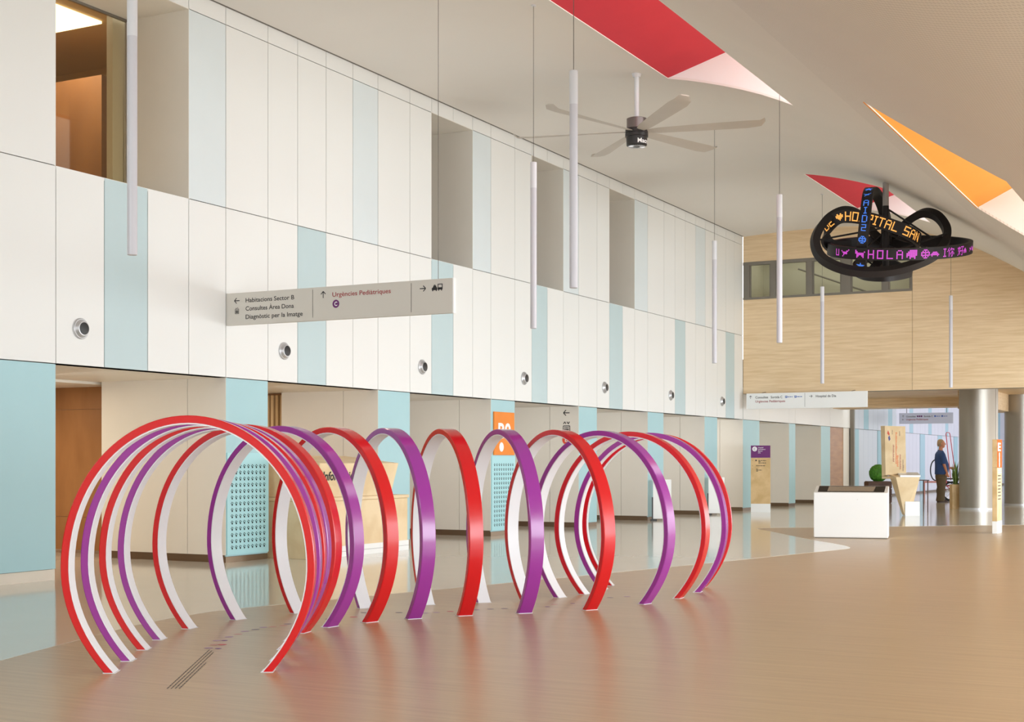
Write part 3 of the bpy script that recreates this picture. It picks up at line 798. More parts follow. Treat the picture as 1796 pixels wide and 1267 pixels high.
def pix(cells, c=.02):
    """small pixel picture from rows of text"""
    P = []; h = len(cells)
    for j, row in enumerate(cells):
        for i, ch in enumerate(row):
            if ch != '.': P.append(rect(i * c, i * c + c * .88, (h / 2 - j - 1) * c, (h / 2 - j) * c - c * .12))
    return P
BIRD = ['.......#', '#....##.', '.#####..', '..####..', '..#.....', '.#......']
DOG = ['#.......', '##.....#', '#######.', '.######.', '.##..##.', '.#....#.']
ELEPH = ['..#####.', '.######.', '#######.', '#######.', '#.####..', '..#..#..']
GLOBE = ['..###..', '.#.#.#.', '#######', '#..#..#', '#######', '.#.#.#.', '..###..']
CAR = ['........', '..####..', '.######.', '########', '.#....#.']
HOUSE = ['...#...', '..###..', '.#####.', '.##.##.', '.##.##.']
DROP = ['..#..', '.###.', '#####', '#####', '.###.']
STAR = ['...#...', '...#...', '#######', '.#####.', '..###..', '.##.##.', '.#...#.']
HEART = ['.#.#.', '#####', '#####', '.###.', '..#..']
GL = {'H': '#...# #...# #...# ##### #...# #...# #...#', 'O': '##### #...# #...# #...# #...# #...# #####', 'S': '##### #.... #.... ##### ....# ....# #####',
      'P': '##### #...# #...# ##### #.... #.... #....', 'I': '### .#. .#. .#. .#. .#. ###', 'T': '##### ..#.. ..#.. ..#.. ..#.. ..#.. ..#..', 'A': '.###. #...# #...# ##### #...# #...# #...#',
      'L': '#.... #.... #.... #.... #.... #.... #####', 'N': '#...# ##..# ##..# #.#.# #..## #..## #...#', 'D': '####. #...# #...# #...# #...# #...# ####.', 'E': '##### #.... #.... ####. #.... #.... #####',
      'U': '#...# #...# #...# #...# #...# #...# #####', '2': '##### ....# ....# ##### #.... #.... #####', '.': '.. .. .. .. .. ## ##', ' ': '... ... ... ... ... ... ...'}
NI = ['..#..#....', '.#..#####.', '.##.#...#.', '#.#...#...', '..#..###..', '..#.#.#.#.', '..#.#.#.#.', '..#...#...', '..#..##...']
HAO = ['..#..#####', '#####...#.', '.#.#...#..', '.#.#...#..', '.#.######.', '..##...#..', '..#....#..', '.#.#...#..', '#.....##..']
def word(tx):
    rows = [''] * 7
    for ch in tx:
        g = GL[ch].split(); rows = [r + x + '.' for r, x in zip(rows, g)]
    return [r[:-1] for r in rows]
for px, art, c in ((1456, word('U'), .016), (1464, BIRD, .021), (1482, DOG, .022), (1502, word('H'), .021), (1517, word('O'), .021), (1531, word('L'), .021), (1545, word('A'), .021),
                   (1563, ELEPH, .025), (1588, GLOBE, .0215), (1607, CAR, .020), (1629, word('I'), .020), (1636, NI, .0165), (1654, HAO, .0165), (1672, HOUSE, .017), (1685, BIRD, .014), (1693, DROP, .017)):
    led_shape(b1, pix(art, c), M_led_m, r1, sg, 1, s_at(b1, xk(px)))
# blue ring: characters one under another down the near side
L2 = b2.s[-1]
def z_s(band, z):
    best = None
    for i, p in enumerate(band.P):
        if p.y < .05:
            d = abs(p.z - z)
            if best is None or d < best[0]: best = (d, i)
    return band.s[best[1]]
def right2(s): return 1 if b2.at(s, .05, 1).x > b2.at(s, -.05, 1).x else -1
def blue_char(ch, py, cap):
    s = z_s(b2, (410 - py) * K); sg2 = right2(s)
    dirn = 1 if b2.at(s + .05, 0, 1).z > b2.at(s, 0, 1).z else -1
    fnb = lambda u, v: b2.at(s + dirn * v, u, sg2)
    if isinstance(ch, str): text('led_lettering', ch, -.055, .055, -cap / 2, cap, fnb, M_led_b, r2, .03)
    else:
        um = (min(a for P in ch for a, b in P) + max(a for P in ch for a, b in P)) / 2
        flat('led_icon', [[(a - um, b) for a, b in P] for P in ch], fnb, M_led_b, r2)
for ch, py, cap in ((pix(STAR, .018), 342, 0), (pix(BIRD, .015), 353, 0), (pix(word('A'), .018), 371, 0), (pix(word('I'), .018), 384, 0), (pix(word('D'), .018), 398, 0), (pix(word('2'), .016), 411, 0),
                    (pix(GLOBE, .018), 432, 0), (pix(word('I'), .018), 460, 0), (pix(STAR, .019), 472, 0)):
    blue_char(ch, py, cap)
# orange band
i0 = min(range(len(b3.P)), key=lambda i: (b3.P[i] - loc(1476, 380, 23.1)).length)
i1 = min(range(len(b3.P)), key=lambda i: (b3.P[i] - loc(1613, 424, 23.7)).length)
s0, s1 = b3.s[i0], b3.s[i1]; sg3 = up(b3, s0)
art = word('HOSPITAL SAN'); cw = (s1 - s0) / len(art[0])
def pixw(cells, cu, cv):
    P = []; h = len(cells)
    for j, row in enumerate(cells):
        for i, ch in enumerate(row):
            if ch != '.': P.append(rect(i * cu, i * cu + cu * .9, (h / 2 - j - 1) * cv, (h / 2 - j) * cv - cv * .1))
    return P
led_shape(b3, pixw(art, cw, .0225), M_led_o, r3, sg3, 1, s0)
led_shape(b3, pix(HEART, .024), M_led_o, r3, sg3, 1, s0 - .15)
led_shape(b3, pixw(word('DE'), .018, .021), M_led_o, r3, sg3, 1, s0 - .42)

# ------------------------------------------------------------------ direction signs
def sign_icons_lift(cu, cv, s):
    P = [strip((cu - s, cv - s), (cu - s, cv + s), s * .2), strip((cu + s, cv - s), (cu + s, cv + s), s * .2), strip((cu - s, cv + s), (cu + s, cv + s), s * .2), strip((cu - s, cv - s), (cu + s, cv - s), s * .2)]
    for d in (-.5, 0, .5): P += [disc(cu + d * s, cv + .45 * s, s * .2, 8), rect(cu + (d - .2) * s, cu + (d + .2) * s, cv - .7 * s, cv + .2 * s)]
    P += [[(cu - .7 * s, cv + 1.25 * s), (cu - .1 * s, cv + 1.25 * s), (cu - .4 * s, cv + 1.65 * s)], [(cu + .1 * s, cv + 1.65 * s), (cu + .7 * s, cv + 1.65 * s), (cu + .4 * s, cv + 1.25 * s)]]
    return P
t = thing('hanging_sign', 'long beige direction sign with three columns, projecting from the panelled wall', 'sign', (0, 12.9, 0))
box('board', WX, -7.50, 0, .05, 2.775, 3.150, M_sign, t, .003)
box('end_cap', -7.50, -7.485, -.002, .052, 2.773, 3.152, M_corian, t)
fn = plane_map((0, -.0015, 0), (1, 0, 0), (0, 0, 1))
text('lettering', 'Habitacions Sector B', -10.27, -9.577, 3.033, .050, fn, M_ink, t)
text('lettering', 'Consultes Àrea Dona', -10.27, -9.583, 2.937, .050, fn, M_ink, t)
text('lettering', 'Diagnòstic per la Imatge', -10.27, -9.459, 2.841, .050, fn, M_ink, t)
text('lettering', 'Urgències Pediàtriques', -9.051, -8.279, 3.032, .050, fn, M_redink, t)
flat('arrow', arrow(-10.396, 3.059, .075, pi), fn, M_ink, t)
flat('arrow', arrow(-9.176, 3.062, .075, pi / 2), fn, M_ink, t)
flat('arrow', arrow(-7.87, 3.056, .075, 0), fn, M_ink, t)
flat('divider', [strip((-9.321, 2.812), (-9.321, 3.127), .005)], fn, M_ink, t)
flat('divider', [strip((-8.016, 2.808), (-8.016, 3.124), .005)], fn, M_ink, t)
flat('lift_pictogram', sign_icons_lift(-10.397, 2.935, .027), fn, M_ink, t)
flat('roundel', [disc(-9.004, 2.951, .046, 28)], fn, M_violet, t)
text('lettering', 'C', -9.024, -8.985, 2.929, .045, plane_map((0, -.003, 0), (1, 0, 0), (0, 0, 1)), M_whiteink, t, .03)
car = [[(-7.755, 3.03), (-7.755, 3.055), (-7.742, 3.06), (-7.733, 3.082), (-7.705, 3.082), (-7.696, 3.06), (-7.688, 3.055), (-7.688, 3.03)], rect(-7.728, -7.712, 3.083, 3.09), rect(-7.75, -7.738, 3.02, 3.032), rect(-7.705, -7.693, 3.02, 3.032)]
flat('taxi_pictogram', car, fn, M_ink, t)
bus = [strip((-7.678, 3.034), (-7.678, 3.095), .009), strip((-7.626, 3.034), (-7.626, 3.095), .009), rect(-7.682, -7.622, 3.088, 3.096), rect(-7.682, -7.622, 3.034, 3.058), rect(-7.676, -7.664, 3.022, 3.035), rect(-7.64, -7.628, 3.022, 3.035)]
flat('bus_pictogram', bus, fn, M_ink, t)
tube('cable', [(-7.69, .025, 3.15), (-7.69, .025, zc(-7.69))], .0035, M_cable, t, 6)

t = thing('hanging_sign', 'white direction sign with blue parking symbols under the timber wall', 'sign', (0, 31.5, 0))
box('board', -10.36, -7.54, 0, .05, 2.400, 2.765, M_corian, t, .003)
fn = plane_map((0, -.002, 0), (1, 0, 0), (0, 0, 1))
text('lettering', 'Consultes', -10.141, -9.836, 2.645, .054, fn, M_ink, t)
text('lettering', 'Sortida C', -9.772, -9.496, 2.643, .054, fn, M_ink, t)
text('lettering', 'Urgències Pediàtriques', -10.141, -9.43, 2.552, .052, fn, M_redink, t)
text('lettering', 'Hospital de Dia', -8.711, -8.245, 2.645, .054, fn, M_ink, t)
for u in (-9.407, -9.188):
    flat('parking_mark', [rect(u - .025, u + .025, 2.645, 2.695)], fn, M_blueink, t)
    text('lettering', 'P', u - .012, u + .013, 2.655, .032, plane_map((0, -.004, 0), (1, 0, 0), (0, 0, 1)), M_whiteink, t)
    flat('small_print', rowtext(u + .035, u + .155, 2.66, .016, int(-u * 100)), fn, M_blueink, t)
flat('arrow', arrow(-10.259, 2.676, .07, pi / 2), fn, M_ink, t)
flat('arrow', arrow(-8.83, 2.672, .07, 0), fn, M_ink, t)
flat('divider', [strip((-8.967, 2.432), (-8.967, 2.75), .005)], fn, M_ink, t)
for x in (-10.0, -7.9): tube('hanger', [(x, .025, 2.765), (x, .3, 2.80), (x, .36, 2.80)], .006, M_cable, t, 6)

t = thing('hanging_sign', 'pale direction sign hanging in the far hall beyond the passage', 'sign', (0, 47.0, 0))
def fx3(px): return 47.0 * (-1140 + .8851 * (px - 898)) / (2168.5 + .4653 * (px - 898))
def fz3(px, py): return 1.2 + (808 - py) * 47.0 / (2168.5 + .4653 * (px - 898))
box('board', fx3(1577), fx3(1672), 0, .06, fz3(1620, 743.5), fz3(1620, 724.5), M_cool_white, t, .003)
fn = plane_map((0, -.003, 0), (1, 0, 0), (0, 0, 1))
zb = fz3(1620, 732); zb2 = fz3(1620, 737.2)
text('lettering', 'Consultes', fx3(1589.5), fx3(1606), zb, .055, fn, M_ink, t)
text('lettering', 'Sortida C', fx3(1620.5), fx3(1636), zb, .055, fn, M_ink, t)
text('lettering', 'Urgències Pediàtriques', fx3(1589.5), fx3(1628), zb2, .055, fn, M_redink, t)
for q in range(3): flat('roundel', [disc(fx3(1609.5 + 3.4 * q), zb + .03, .028, 12)], fn, M_violet, t)
for p in (1640, 1652.5):
    flat('parking_mark', [rect(fx3(p - 1.3), fx3(p + 1.3), zb, zb + .055)], fn, M_blueink, t)
    flat('small_print', rowtext(fx3(p + 2), fx3(p + 9), zb + .015, .018, p), fn, M_blueink, t)
flat('arrow', arrow(fx3(1584), zb + .03, .07, pi / 2), fn, M_ink, t)
flat('arrow', arrow(fx3(1584), zb2 + .025, .06, pi), fn, M_ink, t)
for p in (1590, 1660): tube('hanger', [(fx3(p), .03, fz3(1620, 724.5)), (fx3(p), .03, 3.6)], .01, M_cable, t, 6)

# ------------------------------------------------------------------ information desk
t = thing('information_desk', 'light plywood information desk with flared sign board reading Informació', 'desk', (-9.95, 13.8, 0))
box('counter_body', -1.8, 0, 0, 2.12, .0, .70, M_lightply, t, .004)
box('counter_top', -1.82, .015, -.015, 2.135, .702, .745, M_lightply, t, .004)
box('plinth', -.02, .012, .42, 2.13, .002, .135, M_corian, t)
box('plinth_joint', -.018, .014, .42, 2.13, .066, .069, M_gap, t)
hexa('sign_board', [(-.75, .03, .747), (0.0, .03, .747), (0.0, 1.70, .747), (-.75, 1.70, .747)], [(-.75, .0, 1.26), (.06, .03, 1.166), (.06, 1.80, 1.166), (-.75, 1.72, 1.26)], M_lightply, t, .004)
fn = lambda u, v: Vector((.0 + .06 * (v - .747) / .419 + .003, u, v))
text('lettering', 'Informació', .13, .79, .958, .105, fn, M_ink, t, .025)

# ------------------------------------------------------------------ white touch table
t = thing('touch_table', 'white sloping touch screen table standing on the wood floor', 'kiosk', (-5.928, 21.307, 0), radians(11.4))
W_, D_, zf, zk = 1.115, .62, .705, .80
hexa('body', [(0, 0, .012), (W_, 0, .012), (W_, D_, .012), (0, D_, .012)], [(0, 0, zf), (W_, 0, zf), (W_, D_, zk), (0, D_, zk)], M_corian, t, .012)
box('base', .02, W_ - .02, .02, D_ - .02, 0, .012, M_frame, t)
def top(u, v, e=.004): return Vector((u, v, zf + (zk - zf) * v / D_ + e))
bm = bmesh.new()
q = [(.06, .05), (W_ - .06, .05), (W_ - .05, D_ - .04), (.05, D_ - .04)]
lo = [bm.verts.new(top(u, v, -.004)) for u, v in q]; hi = [bm.verts.new(top(u, v, .003)) for u, v in q]
bm.faces.new(lo); bm.faces.new(hi)
for k in range(4): bm.faces.new([lo[k], lo[(k+1) % 4], hi[(k+1) % 4], hi[k]])
obj('screen_surround', finish(bm), M_screen, t)
flat('screen', [[(.2, .09), (W_ - .22, .09), (W_ - .2, D_ - .09), (.2, D_ - .09)]], lambda u, v: top(u, v, .0045), M_screen2, t)
flat('sensor', [disc(.66, .60, .006, 10)], lambda u, v: Vector((u, -.002, v)), M_sign, t)

# ------------------------------------------------------------------ wayfinding totems
def totem(name, lab, loc_, rz, headmat, purple):
    t = thing(name, lab, 'totem', loc_, rz)
    w2 = .222
    box('base', -w2, w2, -.04, .04, 0, .20, M_corian, t, .002)
    box('panel', -w2, w2, -.038, .038, .20, 1.26 if purple else 1.08, M_totem, t, .002)
    box('head', -w2, w2, -.038, .038, 1.262 if purple else 1.082, 1.545, M_totem, t, .002)
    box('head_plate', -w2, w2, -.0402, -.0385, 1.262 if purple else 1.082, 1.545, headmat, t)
    fn = plane_map((0, -.0395, 0), (1, 0, 0), (0, 0, 1)); fw2 = plane_map((0, -.0412, 0), (1, 0, 0), (0, 0, 1))
    return t, fn, fw2
t, fn, fw2 = totem('totem_sign', 'wooden totem with purple head and white base near the blue pier', (-9.935, 31.25, 0), radians(14), M_violet, True)
flat('roundel', [disc(-.135, 1.465, .055, 24)], fw2, M_whiteink, t)
text('lettering', 'C', -.158, -.112, 1.437, .055, plane_map((0, -.042, 0), (1, 0, 0), (0, 0, 1)), M_violet, t, .02)
for k, (bdy, u1) in enumerate((('Hospital', .06), ('Ambulatori', .11), ('Maternal', .04), ('Dia', .0))):
    text('lettering', bdy, -.055, u1, 1.485 - k * .04, .024, fw2, M_whiteink, t, .01)
rows = [(-.05, .13, 1.19), (-.05, -.0, 1.165), (-.05, .13, 1.135), (-.10, .10, 1.07), (-.10, -.06, .995), (-.10, .03, .97), (-.10, -.06, .945)]
flat('small_print', sum([rowtext(a, b, z, .014, int(z * 1000)) for a, b, z in rows], []), fn, M_ink, t)
for z in (1.19, 1.07, .995): flat('arrow', arrow(-.185, z + .008, .022, 0), fn, M_ink, t)
flat('pictogram', [rect(-.12, -.085, 1.185, 1.215)], fn, M_ink, t)
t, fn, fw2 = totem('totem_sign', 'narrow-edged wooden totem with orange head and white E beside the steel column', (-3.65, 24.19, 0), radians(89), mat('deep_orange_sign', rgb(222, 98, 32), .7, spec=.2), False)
text('lettering', 'E', -.17, .10, 1.36, .13, fw2, M_whiteink, t, .03)
flat('dots', [disc(-.02, z, .045, 14) for z in (1.29, 1.21, 1.13)], fw2, M_whiteink, t)
flat('small_print', sum([rowtext(-.17, .16, z, .016, int(z * 1000)) for z in (1.05, 1.02, .99)], []), fw2, M_whiteink, t)
flat('small_print', sum([rowtext(-.15, .12, .94 - k * .055, .016, k) for k in range(8)], []), fn, M_ink, t)

# ------------------------------------------------------------------ map stand
t = thing('map_stand', 'plywood map stand with tall donor panel and slanted lectern on white base', 'map stand', (-6.62, 30.6, 0), radians(20))
def msx(px): return (px - 1566) * 30.2 / 2450
hexa('tall_panel', [(msx(1544), .25, .88), (msx(1578.5), .18, .91), (msx(1578.5), .27, .91), (msx(1539), .40, .85)], [(msx(1542.5), .25, 1.955), (msx(1577), .18, 1.94), (msx(1577), .27, 1.94), (msx(1537), .40, 1.955)], M_lightply, t)
u0, u1 = msx(1544), msx(1578)
def fm(u, v): return Vector((u, .25 - .07 * (u - u0) / (u1 - u0) - .004, v))
M_mr = mat('map_red', rgb(214, 92, 72), .6); M_mb = mat('map_blue', rgb(92, 92, 150), .6)
flat('emblem', [[(u0 + .03, 1.79), (u0 + .05, 1.86), (u0 + .085, 1.77), (u0 + .07, 1.74)]], fm, M_mr, t)
flat('emblem', [[(u0 + .05, 1.70), (u0 + .08, 1.75), (u0 + .10, 1.66), (u0 + .07, 1.62)]], fm, M_mb, t)
def col(u, z0, z1, wdt, seed):
    r = random.Random(seed); P = []; z = z1
    while z > z0: P.append(rect(u, u + wdt * r.uniform(.5, 1), z, z + .011)); z -= .021
    return P
flat('name_column', col(u0 + .15, 1.17, 1.53, .03, 1) + col(u0 + .29, 1.0, 1.32, .03, 3), fm, mat('map_crimson', rgb(170, 60, 70), .6), t)
flat('name_column', col(u0 + .205, 1.12, 1.80, .035, 2) + col(u0 + .235, 1.05, 1.3, .035, 6), fm, M_orangeink, t)
flat('name_column', col(u0 + .35, .96, 1.2, .03, 4) + col(u0 + .28, 1.72, 1.82, .02, 5) + col(u0 + .13, 1.75, 1.85, .02, 8), fm, mat('map_brown', rgb(120, 84, 84), .6), t)
hexa('lectern', [(msx(1573), -.02, .02), (msx(1589), -.02, .30), (msx(1589), .30, .30), (msx(1573), .30, .02)], [(msx(1558), -.10, .84), (msx(1598.5), -.10, .84), (msx(1598.5), .30, .90), (msx(1550), .30, .90)], M_lightply, t, .003)
hexa('white_cap', [(msx(1565), -.115, .842), (msx(1599.5), -.115, .842), (msx(1599.5), .30, .90), (msx(1565), .30, .90)], [(msx(1565), -.115, .88), (msx(1599.5), -.115, .88), (msx(1599.5), .30, .94), (msx(1565), .30, .94)], M_corian, t)
box('base', msx(1574), msx(1599), -.06, .30, 0, .315, M_corian, t, .003)
hexa('shelf', [(msx(1539), .40, .80), (msx(1558), .02, .80), (msx(1566), .10, .80), (msx(1578), .25, .84)], [(msx(1539), .40, .85), (msx(1558), .02, .85), (msx(1566), .10, .85), (msx(1578), .25, .88)], M_lightply, t)

# ------------------------------------------------------------------ white boards on black feet
for x, y, wd, h, lab in ((-10.40, 25.92, .31, .82, 'white upright board on black foot by blue pier, left of the pair'), (-10.40, 29.15, .30, .83, 'white upright board on black foot by blue pier, right of the pair')):
    t = thing('display_board', lab, 'display board', (x, y, 0), YAW, 'white boards by the piers')
    box('board', -.05, wd, -.012, .012, .04, h, M_corian, t, .002)
    box('post', -.075, -.052, -.014, .014, .03, h - .35, M_black, t)
    box('foot', -.10, .02, -.07, .07, 0, .03, M_black, t, .004)
    box('foot', wd - .06, wd, -.07, .07, 0, .03, M_black, t, .004)
    lathe('top_clip', [(.012, h), (.012, h + .02)], M_silver, t, 10, org=(.16, 0, 0))

# ------------------------------------------------------------------ planters
t = thing('potted_bush', 'round green clipped bush in dark wooden crate behind the map stand', 'plant', (-9.25, 39.6, 0), YAW)
for k in range(3):
    box('crate_board', -.26, .40, -.24, .24, .02 + k * .20, .20 + k * .20, M_darkwood, t, .006)
box('crate_lining', -.24, .38, -.22, .22, .0, .615, M_darkwood, t)
bm = bmesh.new(); bmesh.ops.create_icosphere(bm, subdivisions=4, radius=.30)
for v in bm.verts:
    n = v.co.normalized(); a = random.uniform(.93, 1.03)
    v.co = Vector((n.x * .26 * a + .08, n.y * .24 * a, n.z * .25 * a + .84))
tag(obj('foliage', finish(bm), M_leaf, t), kind='stuff')
t = thing('potted_plant', 'leafy plant in tall light wood box beside the first steel column', 'plant', (-6.37, 35.65, 0), YAW)
box('pot', -.10, .07, -.10, .13, 0, .61, M_totem, t, .004)
bm = bmesh.new(); rr = random.Random(4)
for k in range(46):
    a = rr.uniform(0, 2 * pi); r0 = rr.uniform(0, .05); h = rr.uniform(.15, .62); bend = rr.uniform(.03, .09); wd = rr.uniform(.012, .026)
    p0 = Vector((.015 + r0 * cos(a), .015 + r0 * sin(a), .60)); d = Vector((cos(a), sin(a), 0)); s = Vector((-sin(a), cos(a), 0))
    m1 = p0 + d * bend * .4 + Vector((0, 0, h * .6)); p2 = p0 + d * bend + Vector((0, 0, h))
    vs = [bm.verts.new(p) for p in (p0 - s * .005, p0 + s * .005, m1 + s * wd, p2, m1 - s * wd)]
    bm.faces.new(vs)
tag(obj('foliage', finish(bm), M_leaf2, t), kind='stuff')

# ------------------------------------------------------------------ chair, small table, wheelchair in the far hall
t = thing('oval_chair', 'black oval-backed chair with pink seat in the far hall behind the man', 'chair', (-9.75, 50.0, 0), YAW - .25)
P = [Vector((.16 + .17 * cos(a), .18, .86 + .36 * sin(a))) for a in [2 * pi * k / 40 for k in range(40)]]
tube('backrest', P, .022, M_black, t, 8, True)
box('seat', -.26, .36, -.26, .22, .42, .48, M_pink, t, .02, 2)
for x, y in ((-.22, -.22), (.32, -.22), (-.22, .18), (.32, .18)): tube('leg', [(x, y, .42), (x, y, 0)], .014, M_pink, t, 8)
t = thing('side_table', 'small dark table with thin legs right beside the map stand', 'table', (-6.65, 33.2, 0), YAW)
box('tabletop', -.42, .10, -.15, .25, .73, .75, M_darkwood, t, .004)
for x, y in ((-.38, -.12), (.07, -.12), (-.38, .22), (.07, .22)): tube('leg', [(x, y, .73), (x, y, 0)], .013, M_darkwood, t, 8)
t = thing('wheelchair', 'black wheelchair with tall red tube frame half hidden behind the plant box', 'wheelchair', (-7.90, 42.31, 0), YAW)
for y in (-.26, .26):
    P = [Vector((.19 + .29 * cos(a), y, .295 + .27 * sin(a))) for a in [2 * pi * k / 40 for k in range(40)]]
    wl = tube('wheel', P, .026, M_tyre, t, 8, True)
    bm = bmesh.new()
    for k in range(8): add_tube(bm, [(.19, y, .295), (.19 + .27 * cos(k * pi / 4), y, .295 + .26 * sin(k * pi / 4))], .006, 5)
    add_tube(bm, [(.19, y - .03, .295), (.19, y + .03, .295)], .03, 10)
    obj('spokes', finish(bm, True), M_silver, wl)
    wl2 = lathe('caster', [(.07, -.015), (.07, .015)], M_tyre, t, 16, 'Y', (.62, y, .07))
    tube('armrest', [(.02, y, .62), (.02, y, .66), (.42, y, .66), (.45, y, .5)], .018, M_black, t, 8)
    tube('side_frame', [(.0, y, .98), (.02, y, .45), (.19, y, .30)], .014, M_redtube, t, 8)
    tube('side_frame', [(.02, y, .45), (.50, y, .45), (.62, y, .10)], .014, M_redtube, t, 8)
box('seat', .02, .5, -.25, .25, .44, .48, M_black, t, .01, 2)
box('backrest', -.02, .02, -.25, .25, .5, .95, M_black, t, .01, 2)
tube('tall_frame', [(.16, -.2, .62), (.02, -.2, 1.98), (.05, -.17, 2.02), (.22, .14, 2.02), (.25, .17, 1.98), (.42, .2, .80)], .013, M_redtube, t, 8)

# ------------------------------------------------------------------ standing man
mn = thing('person', 'grey-haired man in navy short-sleeved shirt and olive trousers, standing in profile', 'person', (-7.74, 41.08, 0), YAW)
def add_loft(bm, secs, n=14):
    """secs: (cx, cy, cz, rx, ry) horizontal ellipses stacked up, or tilted limbs given as points and radii"""
    rings = []
    for cx, cy, cz, rx, ry in secs:
        rings.append([bm.verts.new((cx + rx * cos(2 * pi * k / n), cy + ry * sin(2 * pi * k / n), cz)) for k in range(n)])
    for a, b in zip(rings, rings[1:]):
        for k in range(n): bm.faces.new([a[k], a[(k + 1) % n], b[(k + 1) % n], b[k]])
    bm.faces.new(rings[0]); bm.faces.new(rings[-1])
def fuse(name, bm, m, parent, vox=.012):
    me = finish(bm); o = bpy.data.objects.new('tmp', me); COL.objects.link(o)
    r = o.modifiers.new('r', 'REMESH'); r.mode = 'VOXEL'; r.voxel_size = vox
    s = o.modifiers.new('s', 'SMOOTH'); s.iterations = 4; s.factor = .5
    m2 = bpy.data.meshes.new_from_object(o.evaluated_get(bpy.context.evaluated_depsgraph_get()))
    bpy.data.objects.remove(o)
    m2.polygons.foreach_set('use_smooth', [True] * len(m2.polygons))
    return obj(name, m2, m, parent)
# body: head, neck, trunk, arms with fingers, legs, feet; forward is +x, the man's right side faces the camera (-y)
bm = bmesh.new()
add_loft(bm, [(.035, 0, 1.555, .035, .035), (.045, 0, 1.575, .062, .052), (.04, 0, 1.61, .082, .066), (.025, 0, 1.66, .096, .074), (.015, 0, 1.72, .100, .078), (.005, 0, 1.765, .085, .068), (0, 0, 1.795, .05, .042)])
add_loft(bm, [(-.01, 0, 1.44, .07, .075), (.0, 0, 1.52, .058, .058), (.01, 0, 1.62, .055, .055)])
add_tube(bm, [(.118, 0, 1.70), (.142, 0, 1.662), (.118, 0, 1.65)], [.012, .017, .014], 8)        # nose
add_tube(bm, [(.092, -.02, 1.608), (.112, 0, 1.61), (.092, .02, 1.608)], .011, 8)                 # lips
add_tube(bm, [(.085, 0, 1.578), (.10, 0, 1.575)], .02, 8)                                         # chin
for s in (-1, 1):
    add_tube(bm, [(-.005, s * .076, 1.65), (-.012, s * .085, 1.675), (-.008, s * .08, 1.70)], .013, 8)   # ears
add_loft(bm, [(0, 0, .84, .14, .17), (.02, 0, 1.0, .155, .18), (.0, 0, 1.2, .145, .18), (-.01, 0, 1.38, .11, .19), (-.01, 0, 1.46, .07, .10)])
def hand(bm, wrist, d, side, curl):
    w = Vector(wrist); d = Vector(d).normalized(); s = Vector(side).normalized(); n = d.cross(s)
    add_tube(bm, [w - d * .02, w + d * .03, w + d * .085], [.024, .034, .036], 8)
    for k, (o_, l) in enumerate(((-.028, .072), (-.010, .082), (.010, .078), (.028, .060))):
        p = w + d * .08 + s * o_
        q = p + d * l * .5 + n * curl * .02; e = p + d * l * .85 + n * curl * .055
        add_tube(bm, [p - d * .01, q, e], [.0105, .0095, .008], 6)
    p = w + d * .03 - s * .03
    add_tube(bm, [p, p - s * .025 + d * .03, p - s * .03 + d * .065 + n * curl * .02], [.013, .011, .009], 6)
# near (right) arm hangs with a slight bend, far (left) arm reaches forward
add_tube(bm, [(-.02, -.20, 1.40), (.0, -.225, 1.26), (.02, -.23, 1.10), (.07, -.22, .96), (.105, -.21, .87)], [.056, .050, .043, .038, .028], 10)
hand(bm, (.11, -.21, .86), (.25, 0, -1), (1, .1, .2), 1)
add_tube(bm, [(-.02, .20, 1.40), (.02, .225, 1.22), (.06, .22, 1.08), (.20, .18, 1.0), (.31, .15, .985)], [.056, .050, .043, .038, .028], 10)
hand(bm, (.32, .148, .985), (1, -.15, -.05), (0, .3, 1), -1)
for s in (-1, 1):
    add_tube(bm, [(0, s * .09, .86), (.01, s * .10, .48), (-.01 + (.02 if s > 0 else 0), s * .11, .08)], [.09, .062, .045], 10)
    add_tube(bm, [(-.05, s * .11, .045), (.03, s * .115, .045), (.13, s * .12, .03)], [.04, .042, .03], 8)
fuse('body', bm, M_skin, mn, .009)
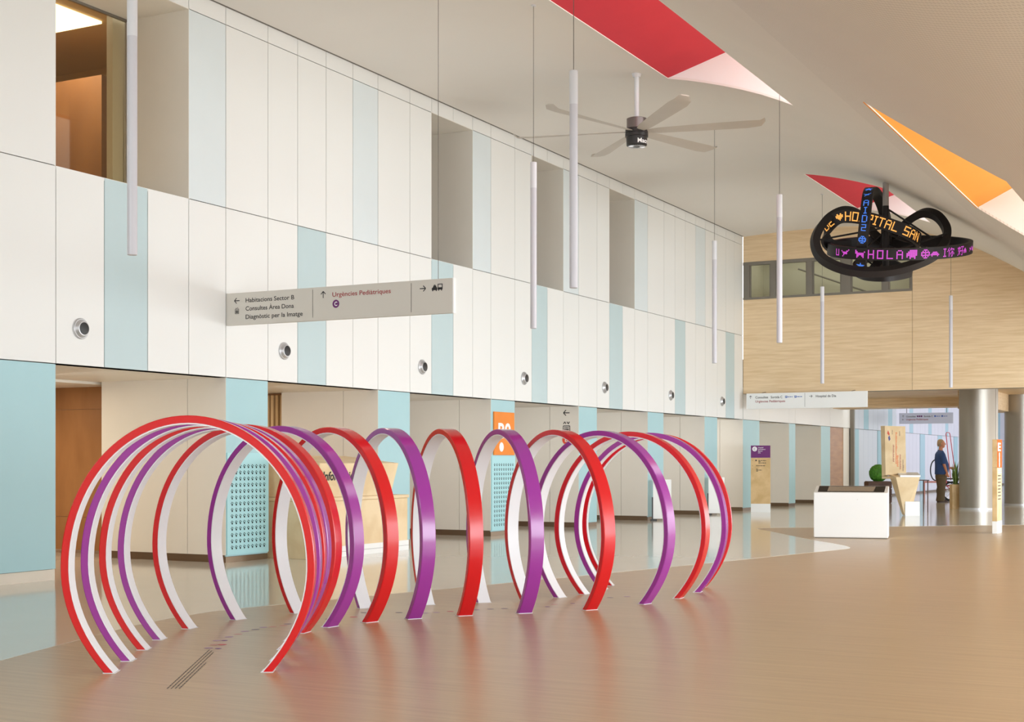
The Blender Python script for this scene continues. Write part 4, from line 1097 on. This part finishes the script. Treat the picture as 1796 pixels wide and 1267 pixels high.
# shirt
bm = bmesh.new()
add_loft(bm, [(.02, 0, .80, .185, .205), (.035, 0, .95, .195, .212), (.03, 0, 1.10, .188, .21), (.0, 0, 1.25, .165, .212), (-.015, 0, 1.38, .135, .215), (-.015, 0, 1.44, .10, .17), (-.005, 0, 1.485, .072, .085)], 20)
add_tube(bm, [(-.02, -.17, 1.41), (-.01, -.215, 1.32), (.01, -.235, 1.17), (.015, -.237, 1.10)], [.075, .080, .072, .072], 12)
add_tube(bm, [(-.02, .17, 1.41), (.0, .215, 1.30), (.03, .232, 1.17), (.045, .23, 1.11)], [.075, .078, .070, .068], 12)
fuse('shirt', bm, M_shirt, mn, .012)
tube('collar', [(-.075 + .075 * (1 - cos(a)), .072 * sin(a), 1.49 - .02 * (1 - cos(a))) for a in [2 * pi * k / 24 for k in range(24)]], .014, M_shirt, mn, 8, True)
# trousers
bm = bmesh.new()
add_loft(bm, [(.01, 0, .66, .15, .185), (.015, 0, .74, .165, .195), (.02, 0, .86, .165, .19)], 18)
for s, fwd in ((-1, 0), (1, .03)):
    add_loft(bm, [(-.03 + fwd, s * .11, .035, .105, .10), (-.015 + fwd, s * .11, .16, .10, .095), (.0 + fwd, s * .105, .45, .105, .098), (.01, s * .10, .70, .125, .11)], 14)
fuse('trousers', bm, M_trouser, mn, .012)
for s, fwd in ((-1, 0), (1, .03)):
    bm = bmesh.new(); add_loft(bm, [(.035 + fwd, s * .115, 0, .145, .05), (.035 + fwd, s * .115, .03, .145, .052), (.015 + fwd, s * .115, .065, .11, .045), (-.02 + fwd, s * .115, .085, .06, .04)], 16)
    obj('shoe', finish(bm, True), M_shoe, mn)
# hair: short cap round the back and top of the head
bm = bmesh.new()
add_loft(bm, [(-.045, 0, 1.60, .045, .060), (-.03, 0, 1.66, .072, .080), (-.012, 0, 1.715, .088, .084), (-.005, 0, 1.765, .088, .074), (-.005, 0, 1.80, .055, .048), (-.005, 0, 1.81, .02, .02)], 18)
fuse('hair', bm, M_hair, mn, .009)
for s in (-1, 1):
    lathe('eye', [(.004, -.004), (.009, 0), (.004, .004)], M_ink, mn, 10, 'Y', (.098, s * .036, 1.69))
